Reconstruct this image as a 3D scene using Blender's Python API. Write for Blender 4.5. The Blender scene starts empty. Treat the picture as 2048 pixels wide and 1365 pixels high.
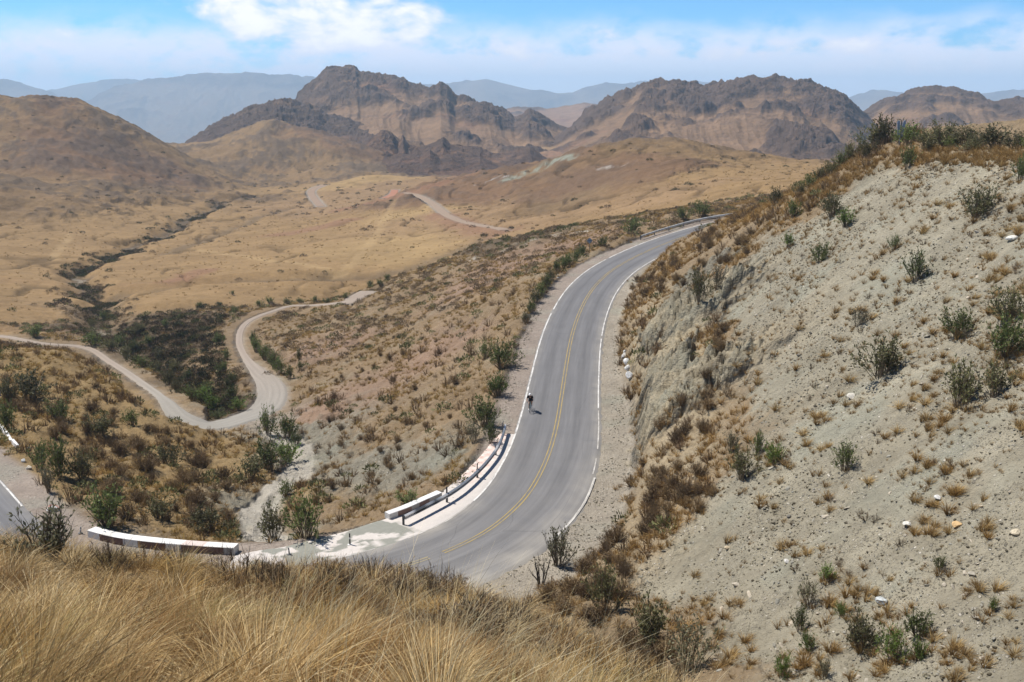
CLOUDS = [(565, 18, 115, 46, 1.5), (470, 20, 60, 45, 1.0), (650, 45, 70, 50, 1.0), (780, 45, 60, 40, 1.1), (840, 50, 45, 36, 1.1), (760, 10, 40, 20, .8), (400, 20, 110, 16, .5), (720, 85, 150, 30, .30), (560, 80, 130, 30, .30),
          (130, 70, 32, 14, .8), (50, 96, 60, 14, .7), (1180, 72, 70, 16, .8), (980, 92, 90, 18, .6), (1060, 110, 120, 20, .6), (1260, 115, 80, 18, .6), (1500, 108, 70, 15, .7), (1400, 105, 50, 16, .6), (1700, 88, 100, 15, .9), (1600, 95, 60, 14, .6), (1910, 77, 45, 9, .7), (1950, 115, 90, 18, .4), (1800, 125, 120, 18, .4)]
CLOUD_LEVEL, SKY_TINT, EXPO = 16.5, (.40, .87, 1.27), 0.38
HAZE, HAZE_BOX, HAZE_COL = 1.15e-4, (-900, 300), (.56, .79, 1.0)
DENOISE = True
import bpy, math, random
import numpy as np
from mathutils import Vector, Matrix
rng = np.random.default_rng(7)
random.seed(7)
SC = bpy.context.scene
COL = SC.collection
FPX, YH, W0, H0 = 1991.0, 195.0, 2048, 1365
PIT = math.atan((H0/2-YH)/FPX)
CP, SP = math.cos(PIT), math.sin(PIT)
# ------------------------------------------------------------------ geometry of the view (for measuring the place)
def pdir(px, py):
    u = (px-W0/2)/FPX; v = (py-H0/2)/FPX
    return np.array([u, CP-v*SP, -SP-v*CP])
def at_drop(px, py, drop):
    d = pdir(px, py); return d*(-drop/d[2])
def at_depth(px, py, D):
    return pdir(px, py)*D
def project(P):
    P = np.asarray(P, float)
    dep = P[..., 1]*CP-P[..., 2]*SP
    up = P[..., 1]*SP+P[..., 2]*CP
    return W0/2+FPX*P[..., 0]/dep, H0/2-FPX*up/dep, dep
# ------------------------------------------------------------------ noise
_perm = np.random.default_rng(3).permutation(512).astype(np.int64)
_g = np.random.default_rng(4).uniform(0, 2*np.pi, 512)
_gx, _gy = np.cos(_g), np.sin(_g)
def perlin(x, y):
    xi = np.floor(x).astype(np.int64); yi = np.floor(y).astype(np.int64)
    xf = x-xi; yf = y-yi
    u = xf*xf*xf*(xf*(xf*6-15)+10); v = yf*yf*yf*(yf*(yf*6-15)+10)
    def gr(ix, iy, fx, fy):
        h = _perm[(_perm[ix & 511]+iy) & 511]
        return _gx[h]*fx+_gy[h]*fy
    a = gr(xi, yi, xf, yf); b = gr(xi+1, yi, xf-1, yf)
    c = gr(xi, yi+1, xf, yf-1); d = gr(xi+1, yi+1, xf-1, yf-1)
    return (a+(b-a)*u+(c-a)*v+(a-b-c+d)*u*v)*1.4
def fbm(x, y, o=4, lac=2.03, gain=.5):
    s = 0; a = 1; t = 0
    for i in range(o):
        s = s+a*perlin(x+i*17.3, y-i*9.1); t += a; a *= gain; x = x*lac; y = y*lac
    return s/t
def ridged(x, y, o=4, gain=.55):
    s = 0; a = 1; t = 0
    for i in range(o):
        s = s+a*(1-2*np.abs(perlin(x+i*31.7, y+i*13.3))); t += a; a *= gain; x = x*2.07; y = y*2.07
    return s/t
def sstep(a, b, x):
    t = np.clip((x-a)/(b-a), 0, 1); return t*t*(3-2*t)
# ------------------------------------------------------------------ mesh helpers
def mesh_np(name, V, F, col=None, mat=None, smooth=True, aux=None):
    V = np.asarray(V, np.float32); F = np.asarray(F, np.int32)
    me = bpy.data.meshes.new(name)
    n, (m, k) = len(V), F.shape
    me.vertices.add(n); me.vertices.foreach_set('co', V.ravel())
    me.loops.add(m*k); me.loops.foreach_set('vertex_index', F.ravel())
    me.polygons.add(m); me.polygons.foreach_set('loop_start', np.arange(0, m*k, k, dtype=np.int32))
    try: me.polygons.foreach_set('loop_total', np.full(m, k, np.int32))
    except Exception: pass
    me.polygons.foreach_set('use_smooth', np.full(m, smooth, bool))
    for nm, c in (('Col', col), ('Aux', aux)):
        if c is not None:
            at = me.color_attributes.new(nm, 'FLOAT_COLOR', 'POINT')
            a = np.ones((n, 4), np.float32); a[:, :3] = c
            at.data.foreach_set('color', a.ravel())
    me.update(calc_edges=True); me.validate()
    if mat: me.materials.append(mat)
    return me
def link(name, me, parent=None, loc=None):
    o = bpy.data.objects.new(name, me); COL.objects.link(o)
    if parent: o.parent = parent
    if loc is not None: o.location = loc
    return o
def tag(o, label=None, cat=None, group=None, kind=None):
    for k, v in (('label', label), ('category', cat), ('group', group), ('kind', kind)):
        if v: o[k] = v
    return o
class MB:
    """collects shapes into one mesh (tris and quads)"""
    def __init__(s): s.v = []; s.f = []
    def add(s, V, F):
        b = len(s.v); s.v += [tuple(map(float, p)) for p in V]; s.f += [tuple(int(i)+b for i in f) for f in F]
    def box(s, c, d, M=None, bev=0):
        x, y, z = d[0]/2, d[1]/2, d[2]/2
        if bev:
            import bmesh
            bm = bmesh.new(); bmesh.ops.create_cube(bm, size=1)
            for v in bm.verts: v.co = Vector((v.co.x*d[0], v.co.y*d[1], v.co.z*d[2]))
            bmesh.ops.bevel(bm, geom=bm.edges[:], offset=bev, segments=2, affect='EDGES', profile=.5)
            bm.verts.index_update(); V = [tuple(v.co) for v in bm.verts]; F = [[v.index for v in f.verts] for f in bm.faces]; bm.free()
        else:
            V = [(a*x, b*y, e*z) for a in (-1, 1) for b in (-1, 1) for e in (-1, 1)]
            F = [(0, 1, 3, 2), (4, 6, 7, 5), (0, 4, 5, 1), (2, 3, 7, 6), (0, 2, 6, 4), (1, 5, 7, 3)]
        V = [Vector(p) for p in V]
        if M is not None: V = [M @ p for p in V]
        s.add([p+Vector(c) for p in V], F)
    def tube(s, pts, r, n=8, caps=True):
        pts = [Vector(p) for p in pts]; rs = r if hasattr(r, '__len__') else [r]*len(pts)
        V = []; F = []; up = None
        for i, p in enumerate(pts):
            t = (pts[min(i+1, len(pts)-1)]-pts[max(i-1, 0)]).normalized()
            if up is None: up = t.orthogonal().normalized()
            up = (up-t*up.dot(t)); up = up.normalized() if up.length > 1e-6 else t.orthogonal().normalized()
            b = t.cross(up)
            for k in range(n):
                a = 2*math.pi*k/n; V.append(p+(up*math.cos(a)+b*math.sin(a))*rs[i])
        for i in range(len(pts)-1):
            for k in range(n):
                F.append((i*n+k, i*n+(k+1) % n, (i+1)*n+(k+1) % n, (i+1)*n+k))
        if caps: F.append(tuple(range(n))[::-1]); F.append(tuple((len(pts)-1)*n+k for k in range(n)))
        s.add(V, F)
    def ring(s, c, axis, R, r, n=28, m=8):
        axis = Vector(axis).normalized(); a = axis.orthogonal().normalized(); b = axis.cross(a); V = []; F = []
        for i in range(n):
            t = 2*math.pi*i/n; d = a*math.cos(t)+b*math.sin(t)
            for k in range(m):
                q = 2*math.pi*k/m; V.append(Vector(c)+d*(R+r*math.cos(q))+axis*r*math.sin(q))
        for i in range(n):
            for k in range(m):
                F.append((i*m+k, ((i+1) % n)*m+k, ((i+1) % n)*m+(k+1) % m, i*m+(k+1) % m))
        s.add(V, F)
    def build(s, name, mat, parent=None, loc=None, smooth=False):
        me = bpy.data.meshes.new(name); me.from_pydata(s.v, [], s.f); me.update()
        if smooth:
            for p in me.polygons: p.use_smooth = True
        if mat: me.materials.append(mat)
        return link(name, me, parent, loc)
# ------------------------------------------------------------------ node helpers
class NT:
    def __init__(s, nt): s.nt = nt; s.n = nt.nodes; s.l = nt.links
    def new(s, t, **kw):
        nd = s.n.new(t)
        for k, v in kw.items():
            if k.startswith('i_'):
                key = k[2:]; key = int(key) if key.isdigit() else key.replace('_', ' ')
                s.set(nd.inputs[key], v)
            else: setattr(nd, k, v)
        return nd
    def set(s, inp, v):
        if isinstance(v, bpy.types.NodeSocket): s.l.new(v, inp)
        else: inp.default_value = v
    def m(s, op, a, b=None, c=None, clamp=False):
        nd = s.n.new('ShaderNodeMath'); nd.operation = op; nd.use_clamp = clamp
        s.set(nd.inputs[0], a)
        if b is not None: s.set(nd.inputs[1], b)
        if c is not None: s.set(nd.inputs[2], c)
        return nd.outputs[0]
    def mix(s, f, a, b, bt='MIX'):
        nd = s.n.new('ShaderNodeMix'); nd.data_type = 'RGBA'; nd.blend_type = bt; nd.clamp_factor = True
        s.set(nd.inputs['Factor'], f)
        for nm, v in (('A', a), ('B', b)):
            sk = [i for i in nd.inputs if i.name == nm and i.type == 'RGBA'][0]
            if not isinstance(v, bpy.types.NodeSocket) and len(v) == 3: v = (*v, 1)
            s.set(sk, v)
        return [o for o in nd.outputs if o.type == 'RGBA'][0]
    def ramp(s, f, a, b, lo=0., hi=1.):
        nd = s.n.new('ShaderNodeMapRange'); nd.interpolation_type = 'SMOOTHSTEP'
        s.set(nd.inputs['Value'], f); nd.inputs['From Min'].default_value = a; nd.inputs['From Max'].default_value = b
        nd.inputs['To Min'].default_value = lo; nd.inputs['To Max'].default_value = hi
        return nd.outputs['Result']
    def noise(s, vec, scale, detail=3, rough=.5, dist=0):
        nd = s.n.new('ShaderNodeTexNoise'); s.set(nd.inputs['Vector'], vec)
        nd.inputs['Scale'].default_value = scale; nd.inputs['Detail'].default_value = detail
        nd.inputs['Roughness'].default_value = rough; nd.inputs['Distortion'].default_value = dist
        return nd.outputs['Fac']
    def voro(s, vec, scale, out='Distance', feature='F1'):
        nd = s.n.new('ShaderNodeTexVoronoi'); nd.feature = feature; s.set(nd.inputs['Vector'], vec); nd.inputs['Scale'].default_value = scale
        return nd.outputs[out]
    def mapv(s, vec, scale=(1, 1, 1), rot=(0, 0, 0), loc=(0, 0, 0)):
        nd = s.n.new('ShaderNodeMapping'); s.set(nd.inputs['Vector'], vec)
        nd.inputs['Scale'].default_value = scale; nd.inputs['Rotation'].default_value = rot; nd.inputs['Location'].default_value = loc
        return nd.outputs[0]
    def attr(s, name):
        nd = s.n.new('ShaderNodeAttribute'); nd.attribute_name = name; return nd
    def pos(s): return s.n.new('ShaderNodeNewGeometry').outputs['Position']
    def obj(s): return s.n.new('ShaderNodeTexCoord').outputs['Object']
    def bump(s, h, strength=.5, dist=.1):
        nd = s.n.new('ShaderNodeBump'); s.set(nd.inputs['Height'], h); nd.inputs['Strength'].default_value = strength; nd.inputs['Distance'].default_value = dist
        return nd.outputs[0]
def new_mat(name, rough=.9, spec=.2):
    mt = bpy.data.materials.new(name); mt.use_nodes = True
    t = NT(mt.node_tree); b = t.n['Principled BSDF']
    b.inputs['Roughness'].default_value = rough; b.inputs['Specular IOR Level'].default_value = spec
    return mt, t, b
def simple_mat(name, c, rough=.7, spec=.3, var=.18, scale=3., metal=0, c2=None, bump=0):
    mt, t, b = new_mat(name, rough, spec)
    n = t.noise(t.obj(), scale, 5, .6)
    if c2 is None: c2 = tuple(min(1, x*(1+var)) for x in c); c = tuple(x*(1-var) for x in c)
    t.set(b.inputs['Base Color'], t.mix(t.ramp(n, .35, .65), c, c2)); b.inputs['Metallic'].default_value = metal
    if bump: t.set(b.inputs['Normal'], t.bump(n, .6, bump))
    return mt
# ------------------------------------------------------------------ cover classes: soil colour, stones, grass, rock, roughness
CLS = {
 'fg':    ((.19, .130, .062), .15, .9, 0, 1.0),
 'scree': ((.268, .242, .180), .9, .0, .1, .8),
 'cliff': ((.44, .375, .255), .5, .0, 1.0, 1.6),
 'ledge': ((.235, .175, .108), .35, .6, .2, 1.0),
 'gully': ((.230, .165, .098), .45, .55, .25, 1.2),
 'pinks': ((.262, .178, .122), .4, .35, .3, 1.2),
 'grey':  ((.25, .228, .175), .8, .15, .4, 1.2),
 'spur':  ((.232, .162, .078), .1, .9, .1, 1.2),
 'tan':   ((.252, .166, .080), .05, .6, 0, .7),
 'gold':  ((.30, .205, .098), .0, .6, 0, .5),
 'hill':  ((.225, .148, .076), .1, .5, .55, 1.3),
 'brown': ((.185, .112, .064), .1, .4, .5, 1.4),
 'red':   ((.235, .135, .080), .2, .2, .3, 1.0),
 'bank':  ((.115, .085, .055), .2, .6, .3, 1.0),
 'dark':  ((.085, .070, .062), .2, .2, 1.0, 2.0),
 'verge': ((.27, .23, .185), .8, .05, 0, .3),
 'flat':  ((.255, .168, .09), .1, .5, .1, .7),
}
CK = list(CLS)
ctrl = []     # (theta, rho, e, cls)
def cp_xyz(p, cls):
    r = math.hypot(p[0], p[1]); ctrl.append((math.atan2(p[0], p[1]), math.log(r), -p[2]/r, cls))
def cz(px, py, drop, cls): cp_xyz(at_drop(px, py, drop), cls)
def cD(px, py, D, cls): cp_xyz(at_depth(px, py, D), cls)
# --- main road centre line (measured) -------------------------------------------------
def solve_road():
    pts = [at_drop(1122, 800, 28.5)]; out = [pts[0]]
    for px, py in [(1131, 740), (1141, 680), (1156, 630), (1180, 583), (1210, 551), (1240, 530), (1282, 508), (1335, 485), (1400, 463), (1470, 444)]:
        drop = -out[-1][2]
        for _ in range(12):
            p = at_drop(px, py, drop); drop = -out[-1][2]-.075*math.hypot(*(p-out[-1])[:2]); 
        out.append(at_drop(px, py, drop))
    e = out[-1]
    ext = [e+np.array([12, 5, .8]), e+np.array([26, 8, 1.6]), e+np.array([45, 10, 2.6])]
    near = [at_drop(1112, 860, 28.9), at_drop(1095, 918, 29.3), at_drop(1062, 983, 29.7), at_drop(1018, 1030, 29.95), at_drop(960, 1073, 30.1)]
    left = [(-5.6, 61.6, -30.2), (-11.2, 58.2, -30.35), (-18, 56.8, -30.5), (-24.4, 57.3, -30.7), (-30.3, 60.2, -30.9), (-35.6, 64.6, -31.05), (-40.3, 69.6, -31.2), (-44.8, 75.3, -31.35), (-51.5, 83, -31.55), (-60, 93, -31.8), (-71, 105, -32.1), (-84, 120, -32.5)]
    return np.array(list(reversed(ext))+list(reversed(out))+near+left, float)
def smooth_path(P, step, it=3):
    P = np.asarray(P, float)
    for _ in range(it):      # Chaikin corner cutting keeps the ends
        Q = np.empty((2*len(P)-2, P.shape[1])); Q[0::2] = .75*P[:-1]+.25*P[1:]; Q[1::2] = .25*P[:-1]+.75*P[1:]
        P = np.vstack([P[:1], Q, P[-1:]])
    s = np.r_[0, np.cumsum(np.hypot(*np.diff(P[:, :2], axis=0).T))]
    t = np.linspace(0, s[-1], int(s[-1]/step)+1)
    return np.stack([np.interp(t, s, P[:, k]) for k in range(P.shape[1])], 1), t
def normals2(P):
    T = np.gradient(P[:, :2], axis=0); T /= np.linalg.norm(T, axis=1)[:, None]
    return np.stack([T[:, 1], -T[:, 0]], 1)          # to the right of travel
ROAD, RS = smooth_path(solve_road(), .6)
RN = normals2(ROAD)       # travel is towards the camera: "right of travel" is the valley side
i_cyc = int(np.argmin(np.hypot(ROAD[:, 0]-at_drop(1122, 800, 28.5)[0], ROAD[:, 1]-at_drop(1122, 800, 28.5)[1])))
i_bend = int(np.argmin(np.hypot(ROAD[:, 0]+18, ROAD[:, 1]-56.8)))
W_OUT = np.full(len(ROAD), 3.45)                                       # valley side white line
_s = RS-RS[i_cyc]
W_IN = 3.45+1.1*np.exp(-((_s-30)/22.)**2)                                # hill side lane widens in the bend
for i in range(0, len(ROAD), 9):
    for w in (W_OUT[i]+1.2, -(W_IN[i]+1.5)):
        c_ = 'ledge' if w < 0 else ('spur' if _s[i] > 75 else 'gully')
        cp_xyz((ROAD[i, 0]+RN[i, 0]*w, ROAD[i, 1]+RN[i, 1]*w, ROAD[i, 2]), c_)
# --- foreground hill ---------------------------------------------------------------------
for px, y in [(a_, b_+24) for a_, b_ in [(-900, 1060), (-450, 1065), (-150, 1082), (60, 1098), (235, 1120), (470, 1138), (700, 1150), (940, 1187), (1050, 1218), (1150, 1258), (1260, 1310), (1420, 1410), (1700, 1500), (2048, 1540), (2600, 1560)]]:
    th = math.atan2((px-W0/2)/FPX, CP-(y-H0/2)/FPX*SP); d = pdir(px, y); e = -d[2]/math.hypot(d[0], d[1])
    rr = [(1.2, .95), (2.5, .42), (5.5, .13), (10, .045), (18, 0)]
    if px < 1300: rr += [(24, .022), (33, .05), (43, .075)]
    for r, de in rr: ctrl.append((th, math.log(r), e+de, 'fg'))
cz(1250, 1237, 28.2, 'ledge'); cz(1335, 1300, 27.0, 'ledge'); cz(1420, 1365, 26.0, 'ledge'); cz(1180, 1190, 29.3, 'ledge')
# --- scree slope to the right ---------------------------------------------------------------
def plane(px, py, k=.78, x0=8., z0=-29.):
    d = pdir(px, py); return (z0-k*x0)/(d[2]-k*d[0])
for px, py, c in [(1500, 1300, 'scree'), (1700, 1365, 'scree'), (2048, 1365, 'scree'), (1340, 1190, 'scree'), (1500, 1120, 'scree'), (1750, 1180, 'scree'), (2048, 1150, 'scree'), (1300, 1060, 'ledge'),
                  (1380, 980, 'ledge'), (1330, 900, 'ledge'), (1460, 1000, 'scree'), (1600, 950, 'scree'), (1850, 950, 'scree'), (2048, 900, 'scree'), (1450, 850, 'ledge'), (1420, 700, 'ledge'), (1390, 780, 'cliff'),
                  (1330, 760, 'cliff'), (1300, 850, 'cliff'), (1345, 640, 'cliff'), (1400, 610, 'cliff'), (1550, 780, 'scree'), (1500, 640, 'scree'), (1700, 700, 'scree'), (1900, 700, 'scree'), (2048, 650, 'scree'), (1600, 540, 'scree'),
                  (1800, 500, 'scree'), (2048, 450, 'scree'), (1450, 540, 'ledge'), (1330, 570, 'ledge'), (1400, 520, 'ledge'), (1480, 470, 'ledge'), (1600, 440, 'ledge'), (1560, 480, 'scree'), (1720, 400, 'scree'), (1900, 350, 'scree'),
                  (2200, 300, 'scree'), (2200, 700, 'scree'), (2250, 1200, 'scree'), (2600, 900, 'scree')]:
    cD(px, py, plane(px, py), c)
cD(1400, 560, 112, 'grey')
for px, py, D in [(2500, 262, 78), (2230, 275, 82), (2048, 288, 86), (1900, 285, 95), (1770, 288, 108), (1690, 330, 113), (1625, 365, 118), (1565, 402, 126), (1510, 424, 136), (1435, 449, 141), (1345, 496, 137)]:
    cD(px, py, D, 'ledge')
for px, py, D in [(1650, 395, 160), (1560, 425, 170), (1750, 350, 150), (1900, 335, 140), (2100, 325, 130), (2500, 310, 120), (1500, 424, 190)]: cD(px, py, D, 'ledge')
# --- gully below the bend -------------------------------------------------------------------
for px, py, z, c in [(545, 1078, 34.3, 'grey'), (510, 1010, 36, 'grey'), (600, 930, 38, 'grey'), (582, 880, 39.5, 'grey'), (520, 850, 41, 'verge'), (800, 850, 34, 'gully'), (720, 950, 35, 'grey'), (850, 940, 31.8, 'grey'),
                     (900, 700, 33.2, 'pinks'), (760, 700, 38, 'gully'), (655, 700, 42, 'pinks'), (650, 820, 38.6, 'pinks'), (1000, 600, 27.6, 'gully'), (950, 800, 30.2, 'gully'), (620, 1040, 34.2, 'gully'),
                     (830, 620, 37.5, 'gully'), (700, 640, 42.5, 'gully'), (600, 660, 45, 'gully'), (740, 586, 42, 'gully'), (835, 546, 39.2, 'gully'), (950, 497, 35.2, 'bank'), (1100, 463, 31, 'bank'), (1240, 440, 27.5, 'gully'),
                     (1150, 500, 27.0, 'pinks'), (1050, 530, 29.5, 'pinks'), (930, 580, 33.5, 'pinks'),
                     (300, 650, 47.3, 'bank'), (400, 640, 46.2, 'bank'), (330, 690, 48.3, 'bank'), (420, 720, 46, 'gully'), (455, 812, 43, 'bank'), (400, 792, 44.3, 'bank'), (300, 728, 48, 'bank'), (215, 662, 52, 'bank'), (192, 622, 54, 'gully'),
                     (205, 590, 54.8, 'tan'), (130, 547, 57, 'tan'), (545, 622, 47.5, 'gully'), (480, 650, 46.4, 'gully'), (505, 735, 43.6, 'gully'), (545, 780, 42.4, 'gully'), (480, 842, 41.5, 'gully'), (370, 826, 42, 'gully'), (260, 748, 43, 'gully'),
                     (100, 683, 44, 'gully'), (-60, 668, 44.8, 'tan'), (250, 764, 34.2, 'spur'), (-150, 690, 32, 'spur'), (0, 697, 32.9, 'spur'), (120, 704, 33.2, 'spur'), (350, 842, 36.0, 'spur'), (430, 893, 37.4, 'spur'), (485, 945, 37.0, 'spur'),
                     (200, 900, 34.4, 'spur'), (300, 1000, 33.5, 'spur'), (60, 850, 32.9, 'spur'), (400, 1050, 32.8, 'spur'), (100, 780, 33.6, 'spur'), (330, 930, 35, 'spur'), (470, 1040, 34, 'spur')]: cz(px, py, z, c)
cD(560, 985, 92, 'spur')
cD(950, 520, 300, 'tan'); cD(745, 603, 275, 'tan'); cD(1240, 452, 300, 'tan'); cD(1100, 480, 310, 'tan'); cD(840, 565, 285, 'tan')
# --- valley, hills -----------------------------------------------------------------------------
for px, py, z, c in [(300, 600, 52.3, 'tan'), (450, 560, 53, 'tan'), (600, 545, 52.5, 'tan'), (800, 500, 52, 'gold'), (650, 450, 57.5, 'tan'), (500, 480, 58, 'tan'), (850, 425, 51, 'gold'), (700, 400, 61.5, 'flat'), (400, 520, 57, 'tan'),
                     (640, 412, 62, 'flat'), (200, 522, 58.5, 'tan'), (270, 492, 60.3, 'tan'), (330, 467, 61.5, 'tan'), (385, 440, 62.8, 'tan'), (480, 397, 67, 'hill'), (560, 387, 69, 'tan'), (640, 373, 71, 'tan'),
                     (0, 585, 53, 'tan'), (60, 562, 55, 'tan'), (100, 480, 58, 'tan'), (-60, 480, 55, 'tan'), (100, 405, 53, 'hill'), (250, 400, 58, 'hill'), (330, 420, 62, 'tan'), (0, 400, 50, 'hill'), (230, 455, 60, 'tan'), (60, 620, 50.5, 'tan'), (-100, 600, 49, 'tan'),
                     (-300, 500, 48, 'tan'), (-300, 700, 40, 'spur'), (-350, 400, 45, 'hill')]: cz(px, py, z, c)
for px, py, D, c in [(740, 352, 720, 'gold'), (735, 357, 850, 'flat'), (820, 372, 640, 'flat'), (690, 362, 730, 'gold'),
                     (-400, 215, 760, 'hill'), (-150, 205, 770, 'hill'), (0, 206, 780, 'hill'), (100, 200, 800, 'brown'), (200, 222, 820, 'hill'), (300, 273, 840, 'hill'), (400, 325, 850, 'hill'), (470, 366, 830, 'hill'), (150, 300, 700, 'brown'), (-100, 300, 680, 'hill'), (300, 350, 720, 'brown'),
                     (-400, 255, 960, 'hill'), (0, 250, 960, 'hill'), (100, 245, 980, 'hill'), (200, 262, 980, 'hill'), (300, 305, 1000, 'hill'),
                     (1330, 287, 480, 'hill'), (1250, 294, 490, 'hill'), (1180, 306, 500, 'brown'), (1130, 320, 520, 'hill'), (1060, 335, 545, 'brown'), (1000, 350, 560, 'brown'), (880, 374, 600, 'brown'), (1420, 303, 465, 'hill'), (1500, 330, 440, 'tan'), (1620, 340, 400, 'tan'), (1750, 345, 380, 'tan'), (2000, 345, 380, 'tan'),
                     (1330, 385, 330, 'flat'), (1100, 420, 400, 'hill'), (1500, 372, 300, 'tan'), (1230, 342, 430, 'brown'), (1340, 335, 400, 'brown'), (1420, 350, 380, 'tan'), (960, 400, 480, 'brown'), (900, 425, 430, 'flat'), (1150, 380, 430, 'brown'), (1000, 452, 372, 'flat'), (880, 395, 510, 'brown'),
                     (1330, 318, 700, 'brown'), (1100, 345, 700, 'brown'), (950, 368, 760, 'red'), (1500, 345, 640, 'red'), (1700, 350, 600, 'red'), (2100, 350, 600, 'brown'),
                     (540, 243, 1100, 'hill'), (470, 272, 1100, 'hill'), (400, 296, 1120, 'hill'), (620, 264, 1090, 'brown'), (700, 287, 1070, 'brown'), (800, 328, 1040, 'brown'), (870, 356, 1000, 'hill'), (600, 368, 900, 'hill'), (460, 372, 900, 'hill'), (560, 310, 1000, 'hill'), (700, 345, 950, 'hill'), (780, 355, 930, 'hill'),
                     (540, 290, 1300, 'brown'), (700, 315, 1300, 'brown'), (430, 310, 1350, 'brown'), (850, 350, 1150, 'dark'), (920, 345, 1150, 'red'), (950, 320, 1350, 'red'), (1100, 295, 1500, 'flat'), (1000, 305, 1450, 'flat'), (1200, 300, 1300, 'red'), (1400, 325, 1100, 'red'), (1700, 330, 1000, 'brown'),
                     (370, 330, 1500, 'brown'), (200, 300, 1500, 'brown'), (-300, 290, 1500, 'brown'), (900, 300, 2200, 'brown'), (1300, 290, 2000, 'brown'), (2100, 300, 1600, 'brown'),
                     (200, 300, 3000, 'brown'), (700, 280, 3000, 'brown'), (1300, 270, 3000, 'brown'), (1900, 270, 3000, 'brown'), (-400, 300, 3000, 'brown'),
                     (0, 310, 9000, 'brown'), (1000, 290, 9000, 'brown'), (2000, 280, 9000, 'brown')]: cD(px, py, D, c)
C = np.array([(a, b, e) for a, b, e, _ in ctrl]); CC = np.array([CK.index(c[3]) for c in ctrl])
# --- polyharmonic interpolation in (angle, log distance) --------------------------------------------
BETA = 1.5
def rbf_fit(X, f):
    d = np.linalg.norm(X[:, None]-X[None], axis=2)**BETA
    n = len(X); A = np.zeros((n+3, n+3)); A[:n, :n] = -d+np.eye(n)*2e-4; A[:n, n] = 1; A[:n, n+1:] = X; A[n:, :n] = A[:n, n:].T
    return np.linalg.solve(A, np.r_[f, 0, 0, 0])
XS = C[:, :2]*np.array([1.0, .8])
SOL = rbf_fit(XS, C[:, 2])
def rbf_eval(th, rho):
    P = np.stack([th, rho*.8], 1).astype(np.float32); out = np.empty(len(P)); n = len(XS); xs = XS.astype(np.float32)
    for i in range(0, len(P), 40000):
        q = P[i:i+40000]
        d2 = ((q[:, None, 0]-xs[None, :, 0])**2+(q[:, None, 1]-xs[None, :, 1])**2)
        out[i:i+40000] = -(d2**(BETA/2)) @ SOL[:n]+SOL[n]+q @ SOL[n+1:]
    return out
# --- polar grid ---------------------------------------------------------------------------------------
th_core = np.linspace(-math.radians(30.5), math.radians(30.5), 760)
dt = th_core[1]-th_core[0]
fl = [th_core[-1]]
g = dt
while fl[-1] < math.radians(62): g = min(g*1.12, math.radians(2)); fl.append(fl[-1]+g)
fl = np.array(fl[1:])
TH = np.r_[-fl[::-1], th_core, fl]
rho = [math.log(1.2)]
while rho[-1] < math.log(9000):
    r = math.exp(rho[-1])
    rho.append(rho[-1]+(.012 if r < 8 else .0075 if r < 30 else .0052 if r < 900 else .006 if r < 1500 else .03))
RHO = np.array(rho)
nT, nR = len(TH), len(RHO)
G_t, G_r = np.meshgrid(TH, RHO, indexing='ij')
E = rbf_eval(G_t.ravel(), G_r.ravel()).reshape(nT, nR)
R_ = np.exp(G_r)
GX, GY = R_*np.sin(G_t), R_*np.cos(G_t)
# cover: smooth inverse-distance blend with a wobbling border
def cover(th, rh):
    w1 = fbm(th*60, rh*60, 4)*.035; w2 = fbm(th*60+50, rh*60+9, 4)*.035
    out = np.zeros((len(th), 7), np.float32)
    tab = np.array([[*CLS[k][0], *CLS[k][1:]] for k in CK], np.float32)[CC]
    Q = np.stack([th+w1, (rh+w2)*.8], 1).astype(np.float32); xs = XS.astype(np.float32)
    for i in range(0, len(Q), 40000):
        q = Q[i:i+40000]
        d2 = (q[:, None, 0]-xs[None, :, 0])**2+(q[:, None, 1]-xs[None, :, 1])**2+2e-5
        w = 1/(d2*d2*np.sqrt(d2)); out[i:i+40000] = (w @ tab)/w.sum(1)[:, None]
    return out
CV = cover(G_t.ravel(), G_r.ravel()).reshape(nT, nR, 7)
ROUGH, ROCK = CV[..., 6], CV[..., 5]
# relief: the same at every scale, plus rills down the scree and rock steps
k1 = 1.15
E += -.0035*sstep(1, 2.2, G_r)*k1*ROUGH*fbm(G_t*22, G_r*22, 5)
Z = -E*R_
nearf = sstep(math.log(7), math.log(22), G_r)*(1-sstep(math.log(250), math.log(500), G_r))
Z += nearf*ROUGH*(.60*fbm(GX/7., GY/7., 5, gain=.6)+.30*fbm(GX/1.3, GY/1.3, 4, gain=.7))
Z += nearf*CV[..., 3]*(.16*ridged(GX/2.2+.3*GY/6, GY/5., 4)+.30*ridged(GX/16.+.3*fbm(GX/9., GY/9., 3), GY/3.2+.4*fbm(GX/9.+9, GY/9., 3), 4)*sstep(10, 16, GX))
tz_ = (GX*.45-GY*.25)*.55+Z*1.0+1.2*fbm(GX/6., GY/6., 4); fz_ = tz_/1.5-np.floor(tz_/1.5); Z += nearf*ROCK*.75*(sstep(.0, .8, fz_)-fz_)*sstep(-.3, .3, fbm(GX/5.+3, GY/5., 3))
Z += nearf*ROCK*(1.15*ridged(GX/4.5, GY/6., 5)+.8*ridged(GX/1.4, GY/1.7, 3))
farf = sstep(math.log(300), math.log(700), G_r)
st = (GX*.35+GY*.9)
Z += farf*ROUGH*(3.2*fbm(GX/70., GY/70., 5)+1.6*ridged(GX/38.+GY/160, GY/60., 4)*(.3+ROCK))
Z += farf*ROCK*3.2*np.maximum(0, ridged(GX/26., GY/26., 5)-.15)
Z += sstep(math.log(900), math.log(1050), G_r)*(1-sstep(math.log(1700), math.log(2200), G_r))*sstep(.7, 1., ROCK)*14*np.maximum(0, ridged(GX/45., GY/45., 5)-.05)
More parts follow.
